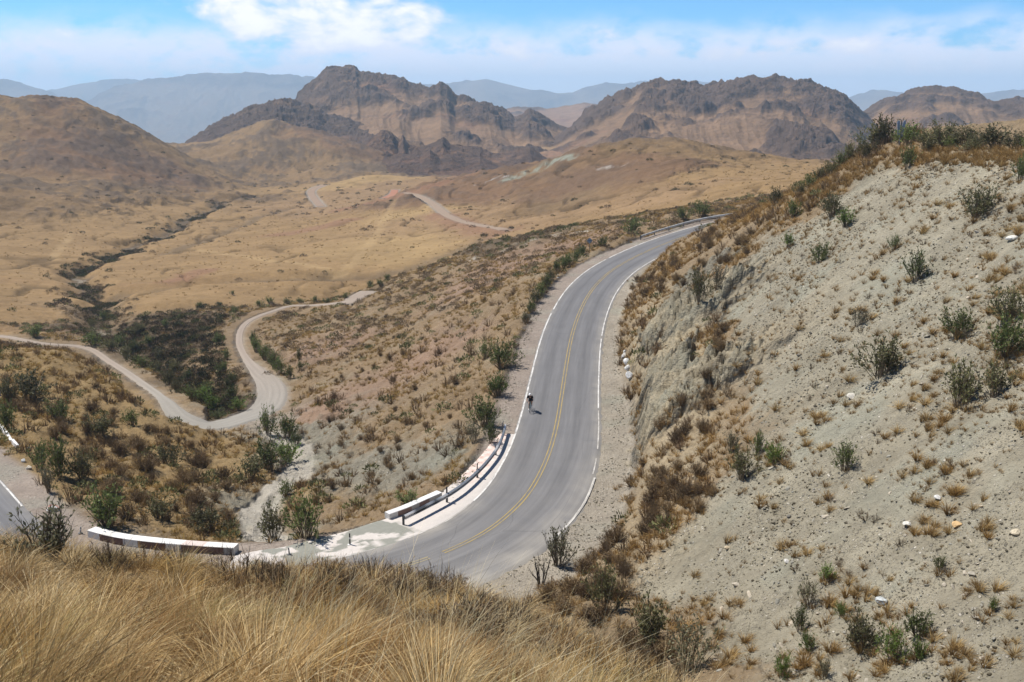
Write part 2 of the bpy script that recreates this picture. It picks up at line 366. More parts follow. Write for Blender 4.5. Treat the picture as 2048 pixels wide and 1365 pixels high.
def H(x, y):
    """ground height by bilinear look-up"""
    x = np.atleast_1d(np.asarray(x, float)); y = np.atleast_1d(np.asarray(y, float))
    t = np.arctan2(x, y); r = np.log(np.maximum(np.hypot(x, y), 1.25))
    i = np.clip(np.searchsorted(TH, t)-1, 0, nT-2); j = np.clip(np.searchsorted(RHO, r)-1, 0, nR-2)
    a = np.clip((t-TH[i])/(TH[i+1]-TH[i]), 0, 1); b = np.clip((r-RHO[j])/(RHO[j+1]-RHO[j]), 0, 1)
    return (Z[i, j]*(1-a)+Z[i+1, j]*a)*(1-b)+(Z[i, j+1]*(1-a)+Z[i+1, j+1]*a)*b
def hit(px, py, rmin=1.5):
    """the ground point the photograph shows at this place"""
    d = pdir(px, py); h = math.hypot(d[0], d[1]); th = math.atan2(d[0], d[1]); e = -d[2]/h
    i = int(np.clip(np.searchsorted(TH, th)-1, 0, nT-2)); a = (th-TH[i])/(TH[i+1]-TH[i])
    col = (-(Z[i]*(1-a)+Z[i+1]*a))/np.exp(RHO)
    ok = np.where((col <= e) & (RHO > math.log(rmin)))[0]
    if len(ok) == 0: return None
    j = ok[0]
    if j > 0:
        b = (col[j-1]-e)/(col[j-1]-col[j]+1e-9); r = math.exp(RHO[j-1]+np.clip(b, 0, 1)*(RHO[j]-RHO[j-1]))
    else: r = math.exp(RHO[j])
    return np.array([r*math.sin(th), r*math.cos(th), float(H(r*math.sin(th), r*math.cos(th))[0])])
def near_path(P, N, lim):
    """signed side offset, path height and arc index for grid vertices near a path"""
    r = np.hypot(P[:, 0], P[:, 1]); j0, j1 = np.searchsorted(RHO, np.log([r.min()-lim, r.max()+lim])); 
    t = np.arctan2(P[:, 0], P[:, 1]); m = lim/r.min(); i0, i1 = np.searchsorted(TH, [t.min()-m, t.max()+m])
    sl = (slice(i0, i1), slice(max(j0, 0), j1))
    x = GX[sl].ravel(); y = GY[sl].ravel(); best = np.full(len(x), 1e9); idx = np.zeros(len(x), int)
    for k in range(0, len(P), 4):
        d = (x-P[k, 0])**2+(y-P[k, 1])**2; u = d < best; best[u] = d[u]; idx[u] = k
    ref = idx.copy()
    for o in (-3, -2, -1, 1, 2, 3):
        kk = np.clip(ref+o, 0, len(P)-1); d = (x-P[kk, 0])**2+(y-P[kk, 1])**2; u = d < best; best[u] = d[u]; idx[u] = kk[u]
    dx = x-P[idx, 0]; dy = y-P[idx, 1]; side = np.sign(dx*N[idx, 0]+dy*N[idx, 1])
    sh = GX[sl].shape
    return sl, (np.sqrt(best)*side).reshape(sh), idx.reshape(sh)
COLR = CV[..., :3].copy(); AUX = CV[..., 3:6].copy()
def paint(sl, w, col, aux):
    w = np.clip(w, 0, 1)[..., None]
    COLR[sl] = COLR[sl]*(1-w)+np.array(col)*w; AUX[sl] = AUX[sl]*(1-w)+np.array(aux)*w
# --- stream bed ------------------------------------------------------------------------------------------
def path_px(pts, step, fixed=None, extra=()):
    P = [hit(*p) for p in pts]; P = [p for p in P if p is not None]
    return smooth_path(np.array(P), step)
def carve(P, half, depth, blend, flat=True):
    N = normals2(P); sl, d, idx = near_path(P, N, half+blend+1); a = np.abs(d)
    w = 1-sstep(half, half+blend, a)
    if flat: Z[sl] = Z[sl]*(1-w)+(P[idx, 2]-depth)*w
    else: Z[sl] -= depth*w
    return sl, d, idx
def runmean(v, n):
    k = np.ones(n)/n; return np.convolve(np.pad(v, n//2, mode='edge'), k, 'same')[n//2:n//2+len(v)]
# --- dirt roads: where they run, before anything is dug ---
DPTS = [([(-70, 667), (0, 673), (60, 677), (110, 684), (160, 696), (200, 712), (250, 742), (300, 778), (340, 806), (375, 826), (415, 840), (450, 848), (490, 844), (522, 828), (540, 806), (547, 785), (538, 764), (518, 742), (497, 722), (483, 703), (477, 682), (481, 660), (495, 642), (520, 629), (545, 622), (585, 616), (640, 612), (688, 603), (712, 592), (736, 580)], 2.3),
        ([(1010, 459), (985, 455), (940, 448), (905, 437), (885, 424), (868, 409), (848, 397), (830, 389), (812, 386)], 2.9),
        ([(642, 413), (630, 400), (620, 385), (628, 376), (650, 370)], 3.6), ([(770, 396), (786, 390), (790, 380)], 3.0)]
DPATH = []
for pts, half in DPTS:
    P, _ = path_px(pts, .9); P[:, 2] = runmean(P[:, 2], 25); DPATH.append((P, half))
STREAM, _ = path_px([(548, 1085), (520, 1045), (512, 1010), (535, 985), (590, 945), (608, 915), (588, 880), (545, 862)], .8)
sl, d, idx = carve(STREAM, 1.6, .5, 2.5, False)
paint(sl, 1-sstep(1.3, 2.2, np.abs(d)+.6*fbm(GX[sl]/2, GY[sl]/2, 3)), (.36, .33, .275), (1, 0, 0))
BED, _ = path_px([(455, 828), (448, 805), (405, 785), (300, 722), (245, 690), (215, 660), (192, 620), (207, 588), (170, 560), (130, 545), (205, 520), (270, 490), (330, 465), (370, 443), (395, 428), (480, 397), (560, 386), (640, 372)], 1.5)
BN = normals2(BED); ml_ = np.r_[0, np.cumsum(np.hypot(*np.diff(BED[:, :2], axis=0).T))]; BED[:, :2] += BN*(5.5*fbm(ml_/24., ml_*0, 3)*sstep(30, 120, ml_)*2)[:, None]; BED[:, 2] = H(BED[:, 0], BED[:, 1])
sl, d, idx = carve(BED, 2.0, 2.6, 6, False); nz = 3*fbm(GX[sl]/9, GY[sl]/9, 3)
dist = np.hypot(GX[sl], GY[sl])
paint(sl, (1-sstep(2.0, 5.5, np.abs(d)+.8*nz))*.9, CLS['bank'][0], (.2, .6, .3))
paint(sl, (.45-.45*sstep(.6, 1.3, np.abs(d)+.5*nz))*(1-sstep(420, 520, dist))*sstep(160, 200, dist), (.35, .315, .25), (1, 0, 0))
# side gullies of the valley
for pts, hw, dep in (([(640, 412), (560, 418), (500, 440), (430, 470), (330, 505)], 1.5, 1.0), ([(660, 548), (560, 552), (450, 556), (330, 572), (230, 585)], 2., 2.0), ([(520, 610), (440, 605), (330, 615), (240, 640)], 2, 1.5), ([(980, 470), (860, 520), (760, 552), (640, 556)], 1.5, .8)):
    P, _ = path_px(pts, 1.5); sl, d, idx = carve(P, hw, dep, 7, False); nz = 3*fbm(GX[sl]/7+5, GY[sl]/7, 3)
    paint(sl, (1-sstep(1, 6, np.abs(d)+nz))*.6, CLS['bank'][0], (.2, .7, .2))
for pts in ([(790, 400), (760, 460), (720, 515), (690, 545)], [(395, 500), (520, 520), (650, 540), (680, 548)], [(140, 470), (118, 500), (105, 520)]):     # old footpaths worn pale
    P, _ = path_px(pts, 1.5); N = normals2(P); sl, d, idx = near_path(P, N, 8)
    paint(sl, (1-sstep(.8, 3.0, np.abs(d)+1.2*fbm(GX[sl]/5, GY[sl]/5, 2)))*.36, (.42, .30, .155), (0, .2, 0))
# --- dirt roads: bed ---
DIRT = []
for P, half in DPATH:
    hv = half*(1-.72*sstep(-34, -48, P[:, 0])) if half == 2.3 else np.full(len(P), half); sl, d, idx = carve(P, half+.7, .10, 3.5); DIRT.append(P); half = hv[idx]
    wob = .7*fbm(GX[sl]/3, GY[sl]/3, 3); paint(sl, 1-sstep(half-.5, half+1.0, np.abs(d)+wob), CLS['verge'][0], (.8, .05, 0))
# --- main road bed ---------------------------------------------------------------------------------------------
sl, d, idx = near_path(ROAD, RN, 16)
wo, wi = W_OUT[idx]+2.0+2.2*np.exp(-((_s[idx]-47)/16.)**2), W_IN[idx]+1.3
inb = np.exp(-((_s[idx]-34)/16.)**2)
wi = wi+2.6*inb+1.2*np.exp(-((_s[idx]-4)/14.)**2)
wob = .5*fbm(GX[sl]/4, GY[sl]/4, 3)
w = np.where(d > 0, 1-sstep(wo, wo+2.2, d), 1-sstep(wi, wi+2.0, -d))
Z[sl] = Z[sl]*(1-w)+(ROAD[idx, 2]-.07+.05*fbm(GX[sl]/1.2, GY[sl]/1.2, 2)*sstep(3.6, 4.6, np.abs(d)))*w
wp = np.where(d > 0, 1-sstep(wo, wo+1.2, d+wob), 1-sstep(wi, wi+1.4, -d+wob))
far_ = sstep(-5, -60, _s[idx]); 
pink = np.where(d > 0, 1., .35)[..., None]*np.array([.285, .238, .198])+np.where(d > 0, 0., .65)[..., None]*np.array([.30, .272, .212])
w3 = np.clip(wp, 0, 1)[..., None]; COLR[sl] = COLR[sl]*(1-w3)+pink*w3; AUX[sl] = AUX[sl]*(1-w3)+np.array([.8, .0, 0])*w3
bd = np.where((d < 0), sstep(wi+.3, wi+2.5, -d)*(1-sstep(wi+5, wi+9, -d)), 0)*np.exp(-((_s[idx]-2)/26.)**2)*1.0
COLR[sl] = COLR[sl]*(1-.7*bd[..., None])+np.array(CLS['cliff'][0])*.7*bd[..., None]
Z[sl] += bd*(.5*ridged(GX[sl]/2., GY[sl]/2., 4)+.3)
cr_ = sstep(.45, .85, CV[..., 5])*nearf*sstep(8, 12, GX)
j1 = 1-np.abs(perlin(GX/1.9+.5*fbm(GX/2, GY/2, 3), (GY+Z)/2.6)); j2 = 1-np.abs(perlin((GX-GY)/4.2+.5*fbm(GX/3, GY/3+7, 3), (GX+GY+2*Z)/2.2)); jt = np.maximum(sstep(.86, .98, j1), sstep(.88, .985, j2))*sstep(-.25, .15, fbm(GX/5., GY/5.+2, 3))
Z -= .65*jt*cr_; Z += .38*cr_*ridged(GX/.8, GY/1.1, 4); cpat = sstep(-.4, .15, fbm(GX/3.2, GY/4., 4))[..., None]
COLR = COLR*(1-.75*cr_[..., None])+.75*cr_[..., None]*(np.array([.46, .395, .275])*cpat+np.array([.37, .355, .27])*(1-cpat))*(1+.35*fbm(GX/.7, GY/.9, 4))[..., None]
COLR = COLR*(1-.45*(jt*cr_)[..., None])
# colour patches of the place itself: soil and grass never run even
pn = fbm(GX/14., GY/14., 4); pn2 = fbm(GX/120.+7, GY/45., 4); pn3 = fbm(GX/3.5, GY/3.5, 4)
gmask = AUX[..., 1]
COLR *= (1+.22*pn3*(1-.6*sstep(4.5, 6, G_r))+.16*pn)[..., None]
redw = (sstep(.2, .6, pn2)*gmask*.28*sstep(4.9, 5.6, G_r))[..., None]
COLR = COLR*(1-redw)+np.array([.25, .13, .075])*redw
sk_ = fbm(GY/1.6+.25*GX, GX/14., 4)*AUX[..., 0]*(1-sstep(4.8, 5.1, G_r))*sstep(11, 15, GX); COLR *= (1+.34*sk_)[..., None]
gw = (sstep(.05, .45, fbm(GX/8., GY/5.+40, 4))*AUX[..., 0]*.5*(1-sstep(5, 5.6, G_r)))[..., None]
COLR = COLR*(1-gw)+np.array([.265, .275, .222])*gw
dg_ = GX*.75+GY*.35+Z*1.2; rkn = .75*fbm(GX/55.+8, GY/55., 3)+.6*ridged(dg_/17.+.5*fbm(GX/40, GY/40, 3), (GX-GY)/80., 4)+.45*fbm(GX/7., GY/9., 3)-.12
zf_ = 6.5*np.maximum(0, rkn)*AUX[..., 2]*farf; Z += zf_
er_ = 1-np.abs(perlin(GX/26.+.6*fbm(GX/30, GY/30, 3), GY/75.+.6*fbm(GX/30+5, GY/30, 3)))*2; er_ = sstep(.80, .97, er_)*sstep(4.9, 5.4, G_r)*(AUX[..., 1] > .1)*sstep(-.2, .2, fbm(GX/60., GY/60.+4, 3)); Z -= er_*.9
COLR = COLR*(1-.45*er_[..., None])
lf = (sstep(.0, .6, fbm(GX/34.+.2*GY/34, GY/16., 5)+.3*ridged(GX/60., GY/24., 3))*.36*sstep(4.9, 5.5, G_r)*(AUX[..., 1] > .1))[..., None]
COLR = COLR*(1-lf)+COLR*np.array([.60, .58, .58])*lf
rw = (sstep(.12, .34, rkn)*np.clip(AUX[..., 2]*1.6, 0, 1)*.68*farf)[..., None]
COLR = COLR*(1-rw)+np.array([.085, .068, .058])*rw
for pts, hw in (([(690, 418), (745, 405), (790, 393), (850, 372), (930, 352)], 9.), ([(880, 430), (930, 450), (1000, 465)], 7.), ([(400, 545), (350, 560)], 6.), ([(560, 470), (640, 455), (700, 440)], 8.)):     # red earth
    P, _ = path_px(pts, 1.5); N = normals2(P); sl, d, idx = near_path(P, N, 24)
    paint(sl, (1-sstep(hw*.3, hw*1.5, np.abs(d)+6*fbm(GX[sl]/12, GY[sl]/12, 4)))*.7, (.225, .125, .078), (.2, .3, .2))
# the pale green mineral streak on the far hill and pale outcrops
for pts, hw, c in (([(1012, 362), (1050, 345), (1090, 330), (1140, 316)], 4., (.27, .29, .235)), ([(1200, 340), (1235, 331), (1280, 325)], 2.2, (.42, .38, .33)), ([(935, 522), (1000, 500), (1080, 478), (1180, 462)], 3., (.5, .45, .37)), ([(960, 372), (1010, 352)], 3, (.4, .38, .36))):
    P, _ = path_px(pts, 1.5); N = normals2(P); sl, d, idx = near_path(P, N, 18)
    paint(sl, sstep(.0, .35, fbm(GX[sl]/6, GY[sl]/4, 4)+.25*(c[1] > c[0]))*(1-sstep(hw*.4, hw*1.4, np.abs(d)))*.9, c, (.6, 0, .6))
COLR = np.clip(COLR, .02, .8)
# --- mesh ---------------------------------------------------------------------------------------------------------
ii = (np.arange(nT-1)[:, None]*nR+np.arange(nR-1)[None]).ravel()
F = np.stack([ii, ii+nR, ii+nR+1, ii+1], 1)
def ground_mat():
    mt, t, b = new_mat('ground', .95, .1)
    p = t.pos(); a = t.attr('Col').outputs['Color']; ax = t.attr('Aux'); sp = t.new('ShaderNodeSeparateColor'); t.l.new(ax.outputs['Color'], sp.inputs[0])
    stone, grass, rock = sp.outputs[0], sp.outputs[1], sp.outputs[2]
    n1 = t.noise(p, 2.6, 6, .65); n2 = t.noise(p, .35, 6, .65); n3 = t.noise(p, 9., 4, .6)
    c = t.mix(1., a, t.mix(n1, (.72, .72, .72), (1.28, 1.28, 1.28)), 'MULTIPLY')
    c = t.mix(1., c, t.mix(n2, (.66, .64, .62), (1.34, 1.34, 1.34)), 'MULTIPLY')
    # loose stones: pale and dark chips of two sizes
    v1 = t.new('ShaderNodeTexVoronoi', i_Vector=p, i_Scale=3.2); v2 = t.new('ShaderNodeTexVoronoi', i_Vector=p, i_Scale=8.)
    s1 = t.m('MULTIPLY', t.ramp(v1.outputs['Distance'], .30, .20), t.ramp(t.noise(p, .5, 3), .45, .62)); s2 = t.m('MULTIPLY', t.ramp(v2.outputs['Distance'], .36, .24), t.ramp(n2, .38, .6))
    sc = t.new('ShaderNodeSeparateColor'); t.l.new(v1.outputs['Color'], sc.inputs[0])
    chip = t.mix(t.ramp(sc.outputs[0], .3, .8), (.11, .098, .08), (.60, .55, .46))
    sm = t.m('MULTIPLY', t.m('MAXIMUM', s1, t.m('MULTIPLY', s2, .7)), t.m('MULTIPLY', stone, .75))
    c = t.mix(sm, c, chip)
    # grass seen from far: tufts darker and lighter than the soil between them
    tv = t.voro(p, .9); tf = t.ramp(tv, .42, .18); tn = t.ramp(t.noise(p, .12, 5, .7), .42, .62)
    c = t.mix(t.m('MULTIPLY', t.m('MULTIPLY', tf, tn), t.m('MULTIPLY', grass, .55)), c, (.145, .095, .045))
    c = t.mix(t.m('MULTIPLY', t.ramp(n3, .5, .7), t.m('MULTIPLY', grass, .4)), c, (.50, .36, .17))
    # bare rock: darker broken bands
    rb = t.noise(t.mapv(p, (.10, .05, .5), (.3, .1, .4)), 1.0, 7, .7)
    c = t.mix(t.m('MULTIPLY', t.ramp(rb, .52, .66), t.m('MULTIPLY', rock, .55)), c, t.mix(.5, c, (.12, .10, .085)))
    t.set(b.inputs['Base Color'], c)
    hgt = t.m('ADD', t.m('MULTIPLY', sm, .8), t.m('ADD', t.m('MULTIPLY', n1, .9), t.m('MULTIPLY', n3, .35)))
    vc = t.new('ShaderNodeTexVoronoi', feature='DISTANCE_TO_EDGE', i_Scale=1.1); t.set(vc.inputs['Vector'], t.mix(.35, t.mapv(p, (1, .8, 1.6), (.5, .3, 0)), t.new('ShaderNodeTexNoise', i_Vector=p, i_Scale=1.5, i_Detail=5.).outputs['Color']))
    hgt = t.m('ADD', hgt, t.m('MULTIPLY', t.noise(t.mapv(p, (.5, .6, 1.8), (.4, .5, 0)), 1.6, 8, .75), t.m('MULTIPLY', rock, 4.)))
    hgt = t.m('ADD', hgt, t.m('MULTIPLY', t.noise(p, .06, 9, .72), t.m('MULTIPLY', rock, 26.)))
    hgt = t.m('ADD', hgt, t.m('MULTIPLY', t.noise(p, .25, 8, .7), t.m('ADD', 1.5, t.m('MULTIPLY', rock, 5.))))
    t.set(b.inputs['Normal'], t.bump(hgt, .9, .22))
    return mt
M_GROUND = ground_mat()
terrain = link('terrain', mesh_np('terrain', np.stack([GX, GY, Z], -1).reshape(-1, 3), F, COLR.reshape(-1, 3), M_GROUND, True, AUX.reshape(-1, 3)))
tag(terrain, kind='structure')
# ------------------------------------------------------------------ road surface and paint
def asphalt_mat():
    mt, t, b = new_mat('asphalt', .85, .25)
    ax = t.attr('Aux'); a = t.attr('Col').outputs['Color']; p = t.pos()
    v = ax.outputs['Vector']
    st = t.noise(t.mapv(v, (.12, 3.2, 0)), 1.0, 5, .6); pt = t.noise(v, .28, 4, .6); gr = t.noise(p, 14., 3, .7)
    c = t.mix(1., a, t.mix(st, (.66, .66, .67), (1.3, 1.3, 1.29)), 'MULTIPLY')
    c = t.mix(1., c, t.mix(pt, (.86, .86, .86), (1.14, 1.13, 1.12)), 'MULTIPLY')
    c = t.mix(1., c, t.mix(gr, (.86, .86, .86), (1.14, 1.14, 1.14)), 'MULTIPLY')
    w = t.new('ShaderNodeTexVoronoi', feature='DISTANCE_TO_EDGE', i_Scale=.16); t.set(w.inputs['Vector'], t.mix(.25, t.mapv(v, (.5, 1.6, 0)), t.new('ShaderNodeTexNoise', i_Vector=v, i_Scale=.7).outputs['Color']))
    cr = t.m('MULTIPLY', t.ramp(w.outputs['Distance'], .005, .001), t.ramp(t.noise(v, .06, 2), .5, .6))
    c = t.mix(t.m('MULTIPLY', cr, .3), c, (.07, .07, .07))
    t.set(b.inputs['Base Color'], c); t.set(b.inputs['Normal'], t.bump(gr, .3, .02)); return mt
def ribbon(name, P, N, offs, dz, mat, colf=None, s=None):
    """offs: (n, k) side offsets"""
    n, k = offs.shape
    V = np.empty((n, k, 3)); V[..., :2] = P[:, None, :2]+N[:, None, :]*offs[..., None]; V[..., 2] = P[:, None, 2]+dz
    if k > 8: V[:, 0, 2] -= .16; V[:, -1, 2] -= .16
    ii = (np.arange(n-1)[:, None]*k+np.arange(k-1)[None]).ravel(); F = np.stack([ii, ii+1, ii+k+1, ii+k], 1)
    ss = np.broadcast_to(s[:, None], (n, k)); aux = np.stack([ss, offs, np.zeros_like(offs)], -1)
    col = colf(ss, offs, V) if colf else None
    F = F[:, ::-1] if True else F
    return mesh_np(name, V.reshape(-1, 3), F, None if col is None else col.reshape(-1, 3), mat, True, aux.reshape(-1, 3))
SW = RS-RS[i_cyc]
k = 26; u = np.linspace(0, 1, k)
edge_o = W_OUT+.35+.16*fbm(SW*.9, SW*0, 3); edge_i = W_IN+.45+.25*fbm(SW*.7, SW*0+9, 3)+.5*np.exp(-((SW-38)/14.)**2)
offs = -edge_i[:, None]+(edge_i+edge_o)[:, None]*u[None]
def road_col(s, d, V):
    base = np.array([.146, .144, .146]); c = np.ones(s.shape+(3,))*base
    half = 1.75
    for ctr in (half-.85, half+.75, -half+.8, -half-.85):     # polished wheel tracks, the strip between them oil-dark
        c *= (1+.10*np.exp(-((d-ctr)/.42)**2))[..., None]
    for ctr in (half, -half): c *= (1-.12*np.exp(-((d-ctr)/.3)**2))[..., None]
    lim_i = np.broadcast_to(W_IN[:, None], s.shape); lim_o = np.broadcast_to(W_OUT[:, None], s.shape)
    dust = np.maximum(sstep(-1.0, .5, d-lim_o)*.55, sstep(-1.3, .5, -d-lim_i)*.7)
    bend = np.exp(-((s-36)/20.)**2)
    dust = np.maximum(dust, bend*(sstep(-2.6, -.2, -d-lim_i)*.75+.16)); dust = np.maximum(dust, bend*sstep(-1.8, .3, d-lim_o)*.8)
    dust = np.clip(dust*(.75+.9*fbm(V[..., 0]/1.6, V[..., 1]/1.6, 4)), 0, .92)[..., None]
    return c*(1-dust)+np.array([.33, .305, .262])*dust
M_ASPH = asphalt_mat()
road = tag(link('road', ribbon('road', ROAD, RN, offs, .0, M_ASPH, road_col, SW)), kind='structure')
def paint_mat(name, c, worn, amount):
    mt, t, b = new_mat(name, .7, .3); v = t.attr('Aux').outputs['Vector']
    n = t.noise(t.mapv(v, (.6, 3, 1)), 1.6, 6, .75); t.set(b.inputs['Base Color'], t.mix(t.ramp(n, amount-.12, amount+.12), worn, c)); return mt
M_WHITE = paint_mat('white_road_paint', (.66, .64, .60), (.28, .268, .25), .46)
M_DUSTW = paint_mat('dusty_white_paint', (.60, .57, .52), (.32, .30, .265), .54)
M_YEL = paint_mat('yellow_road_paint', (.36, .26, .085), (.21, .185, .135), .47)
def stripe(name, off, w, mat, a, b, gaps=()):
    m0 = (SW >= a) & (SW <= b)
    Vs = []; Fs = []; As = []; base = 0; idxs = np.where(m0)[0]
    runs = []; cur = []
    for i in idxs:
        if any(g0 <= SW[i] <= g1 for g0, g1 in gaps):
            if len(cur) > 1: runs.append(cur)
            cur = []
        else: cur.append(i)
    if len(cur) > 1: runs.append(cur)
    for r in runs:
        r = np.array(r); o = off[r]; wv = w*(1+.18*fbm(SW[r]*1.7, SW[r]*0+3, 3)); n = len(r)
        oo = np.stack([o-wv/2, o+wv/2], 1); V = np.empty((n, 2, 3)); V[..., :2] = ROAD[r][:, None, :2]+RN[r][:, None]*oo[..., None]; V[..., 2] = ROAD[r][:, None, 2]+.012
        ii = np.arange(n-1)*2; Fs.append(np.stack([ii, ii+2, ii+3, ii+1], 1)+base); Vs.append(V.reshape(-1, 3)); As.append(np.stack([np.repeat(SW[r], 2), oo.ravel(), np.zeros(2*n)], 1)); base += 2*n
    return tag(link(name, mesh_np(name, np.vstack(Vs), np.vstack(Fs), None, mat, True, np.vstack(As))), kind='structure')
stripe('road_marking', W_OUT, .15, M_WHITE, -120, 24, [(-31, -29.6), (-60, -59.3)])
stripe('road_marking', W_OUT, .14, M_DUSTW, 24, 48, [(33, 35), (40, 44)])
stripe('road_marking', W_OUT, .15, M_WHITE, 74, 150, [(92, 92.6)])
stripe('road_marking', -W_IN, .12, M_WHITE, -120, 2, [(-20.5, -20)])
stripe('road_marking', -W_IN, .11, M_DUSTW, 2, 16.5, [(12, 12.8)])
stripe('road_marking', -W_IN-.2, .19, M_DUSTW, 16.5, 27, [(20, 20.4)])
for o in (.14, -.14): stripe('road_marking', np.full(len(ROAD), o), .10, M_YEL, -120, 32); 
for o in (.14, -.14): stripe('road_marking', np.full(len(ROAD), o), .11, paint_mat('faded_yellow_paint', (.33, .27, .13), (.22, .20, .17), .5), 32.6, 52)
# dirt road surfaces
def dirt_mat():
    mt, t, b = new_mat('dirt_track', .95, .1); p = t.pos(); v = t.attr('Aux').outputs['Vector']; a = t.attr('Col').outputs['Color']
    st = t.noise(t.mapv(v, (.08, 2.2, 0)), 1, 5, .6); g = t.noise(p, 3., 6, .7)
    c = t.mix(1., a, t.mix(st, (.80, .80, .80), (1.2, 1.19, 1.18)), 'MULTIPLY'); c = t.mix(1., c, t.mix(g, (.82, .82, .82), (1.16, 1.16, 1.16)), 'MULTIPLY')
    t.set(b.inputs['Base Color'], c); t.set(b.inputs['Normal'], t.bump(t.m('ADD', g, st), .5, .08)); return mt
M_DIRT = dirt_mat()
for q, (P, hw, c0) in enumerate(zip(DIRT, (2.3, 2.2, 2.5, 2.4), ((.285, .252, .215), (.27, .22, .172), (.265, .205, .155), (.32, .17, .115)))):
    N = normals2(P); s = np.r_[0, np.cumsum(np.hypot(*np.diff(P[:, :2], axis=0).T))]; uu = np.linspace(-1, 1, 15)
    wv = hw*(1+.10*fbm(s/6, s*0, 3)); wv = wv*(1-.72*sstep(-34, -48, P[:, 0])) if q == 0 else wv; off = wv[:, None]*uu[None]
    off[:, 0] -= .3*np.abs(fbm(s/2, s*0+4, 2)); off[:, -1] += .3*np.abs(fbm(s/2, s*0+8, 2))
    def dcol(ss, d, V, c0=c0, hw=hw):
        c = np.ones(ss.shape+(3,))*np.array(c0); x = d/hw
        for ctr in (-.58, -.18, .2, .6): c *= (1+.12*np.exp(-((x-ctr)/.12)**2))[..., None]
        grey = sstep(120, 190, np.hypot(V[..., 0], V[..., 1]))[..., None] if hw < 2.6 else 1.
        return c*(np.array([.93, .98, 1.0])*(1-grey)+np.array([1.0, .93, .88])*grey) if hw < 2.6 else c
    tag(link('dirt_road', ribbon('dirt_road', P, N, off, .0, M_DIRT, dcol, s)), kind='structure')
# ------------------------------------------------------------------ far mountains
def crag_mat():
    mt, t, b = new_mat('mountain', .95, .05); p = t.pos(); a = t.attr('Col').outputs['Color']
    n = t.noise(p, .03, 9, .72); n2 = t.noise(p, .15, 6, .7); st = t.noise(t.mapv(p, (.004, .01, .09), (.12, .1, 0)), 1., 8, .7)
    c = t.mix(1., a, t.mix(n, (.6, .6, .62), (1.4, 1.38, 1.35)), 'MULTIPLY'); c = t.mix(1., c, t.mix(n2, (.7, .7, .7), (1.3, 1.3, 1.3)), 'MULTIPLY')
    c = t.mix(t.m('MULTIPLY', t.ramp(st, .55, .66), .4), c, (.10, .075, .065))
    t.set(b.inputs['Base Color'], c); t.set(b.inputs['Normal'], t.bump(t.m('ADD', t.m('MULTIPLY', n, 14.), t.m('MULTIPLY', n2, 4.)), .8, 1.0)); return mt
M_CRAG = crag_mat()
def mountain(name, sil, D, y_base, Lf, Lb, res=(700, 260), crag=10., rock=.6, c_soil=(.255, .165, .098), c_rock=(.105, .076, .062), p=1.25, wl=60., strata=.5, tiltx=.25):
    sil = np.array(sil, float); px = np.linspace(sil[0, 0], sil[-1, 0], res[0]); py = np.interp(px, sil[:, 0], sil[:, 1])
    kk = np.ones(5)/5; py = np.convolve(np.pad(py, 2, mode='edge'), kk, 'valid')
    th = np.empty(len(px)); e = np.empty(len(px))
    for i in range(len(px)):
        d = pdir(px[i], py[i]); h = math.hypot(d[0], d[1]); th[i] = math.atan2(d[0], d[1]); e[i] = -d[2]/h
    s = np.r_[np.linspace(-1, 0, int(res[1]*.78)), np.linspace(0, 1, int(res[1]*.22))[1:]]
    T, S = np.meshgrid(th, s, indexing='ij'); ridge = (-e*D)[:, None]
    db = pdir(W0/2, y_base); zb = db[2]/math.hypot(db[0], db[1])*(D-Lf)
    rr = D+np.where(S < 0, S*Lf, S*Lb)
    meand = fbm(T*9, S*0+D*.01, 3)*Lf*.18*(1-S*S); rr = rr+meand
    X, Y = rr*np.sin(T), rr*np.cos(T)
    pr = (1-np.abs(S))**p
    prof = pr+.14*np.sin(np.pi*np.abs(S))*fbm(X/(wl*5), Y/(wl*5), 3)*2
    z = zb+(ridge-zb)*prof
    rel = np.clip(1-np.abs(S)*1.0, 0, 1)
    spur = ridged(T*30+.5*fbm(X/300, Y/300, 2), S*1.2+D, 3)
    z += spur*(ridge-zb)*.07*np.sin(np.pi*np.clip(np.abs(S), 0, 1))
    cm = .9*fbm(X/(wl*2.2), Y/(wl*2.2), 4)+rock-.50+.42*sstep(.5, .98, rel)
    band = ridged((z*1.1+X*tiltx+.25*rr)/(wl*.5)+.6*fbm(X/120, Y/120, 3), X/(wl*6), 3)
    cmask = sstep(-.05, .25, cm)
    rg = ridged(X/wl, Y/wl, 6, .6)
    z += crag*cmask*np.maximum(0, rg+.1)*np.clip((ridge-zb)/60, .1, 1)
    z += strata*crag*.75*np.maximum(0, band)*(.25+.75*cmask)*sstep(1., .8, np.abs(S))
    z += crag*.14*ridged(X/(wl*.22), Y/(wl*.22), 4)*(.2+.8*cmask)*np.clip((ridge-zb)/60, .1, 1)
    rk = (sstep(.05, .55, cmask*(.10+.5*rg)+.60*strata*(.35+.65*cmask)*band+.3*fbm(X/30, Y/30, 4))*.9)[..., None]
    n = (1+.25*fbm(X/40, Y/40, 4))[..., None]
    red = sstep(.1, .5, fbm(X/150+4, Y/150, 4))[..., None]*.5
    soil = np.array(c_soil)*(1-red)+np.array([.22, .115, .075])*red
    col = (soil*(1-rk)+np.array(c_rock)*rk)*n
    nT_, nR_ = T.shape; ii = (np.arange(nT_-1)[:, None]*nR_+np.arange(nR_-1)[None]).ravel(); F = np.stack([ii, ii+nR_, ii+nR_+1, ii+1], 1)
    return tag(link(name, mesh_np(name, np.stack([X, Y, z], -1).reshape(-1, 3), F, np.clip(col, .02, .8).reshape(-1, 3), M_CRAG, True)), kind='structure')
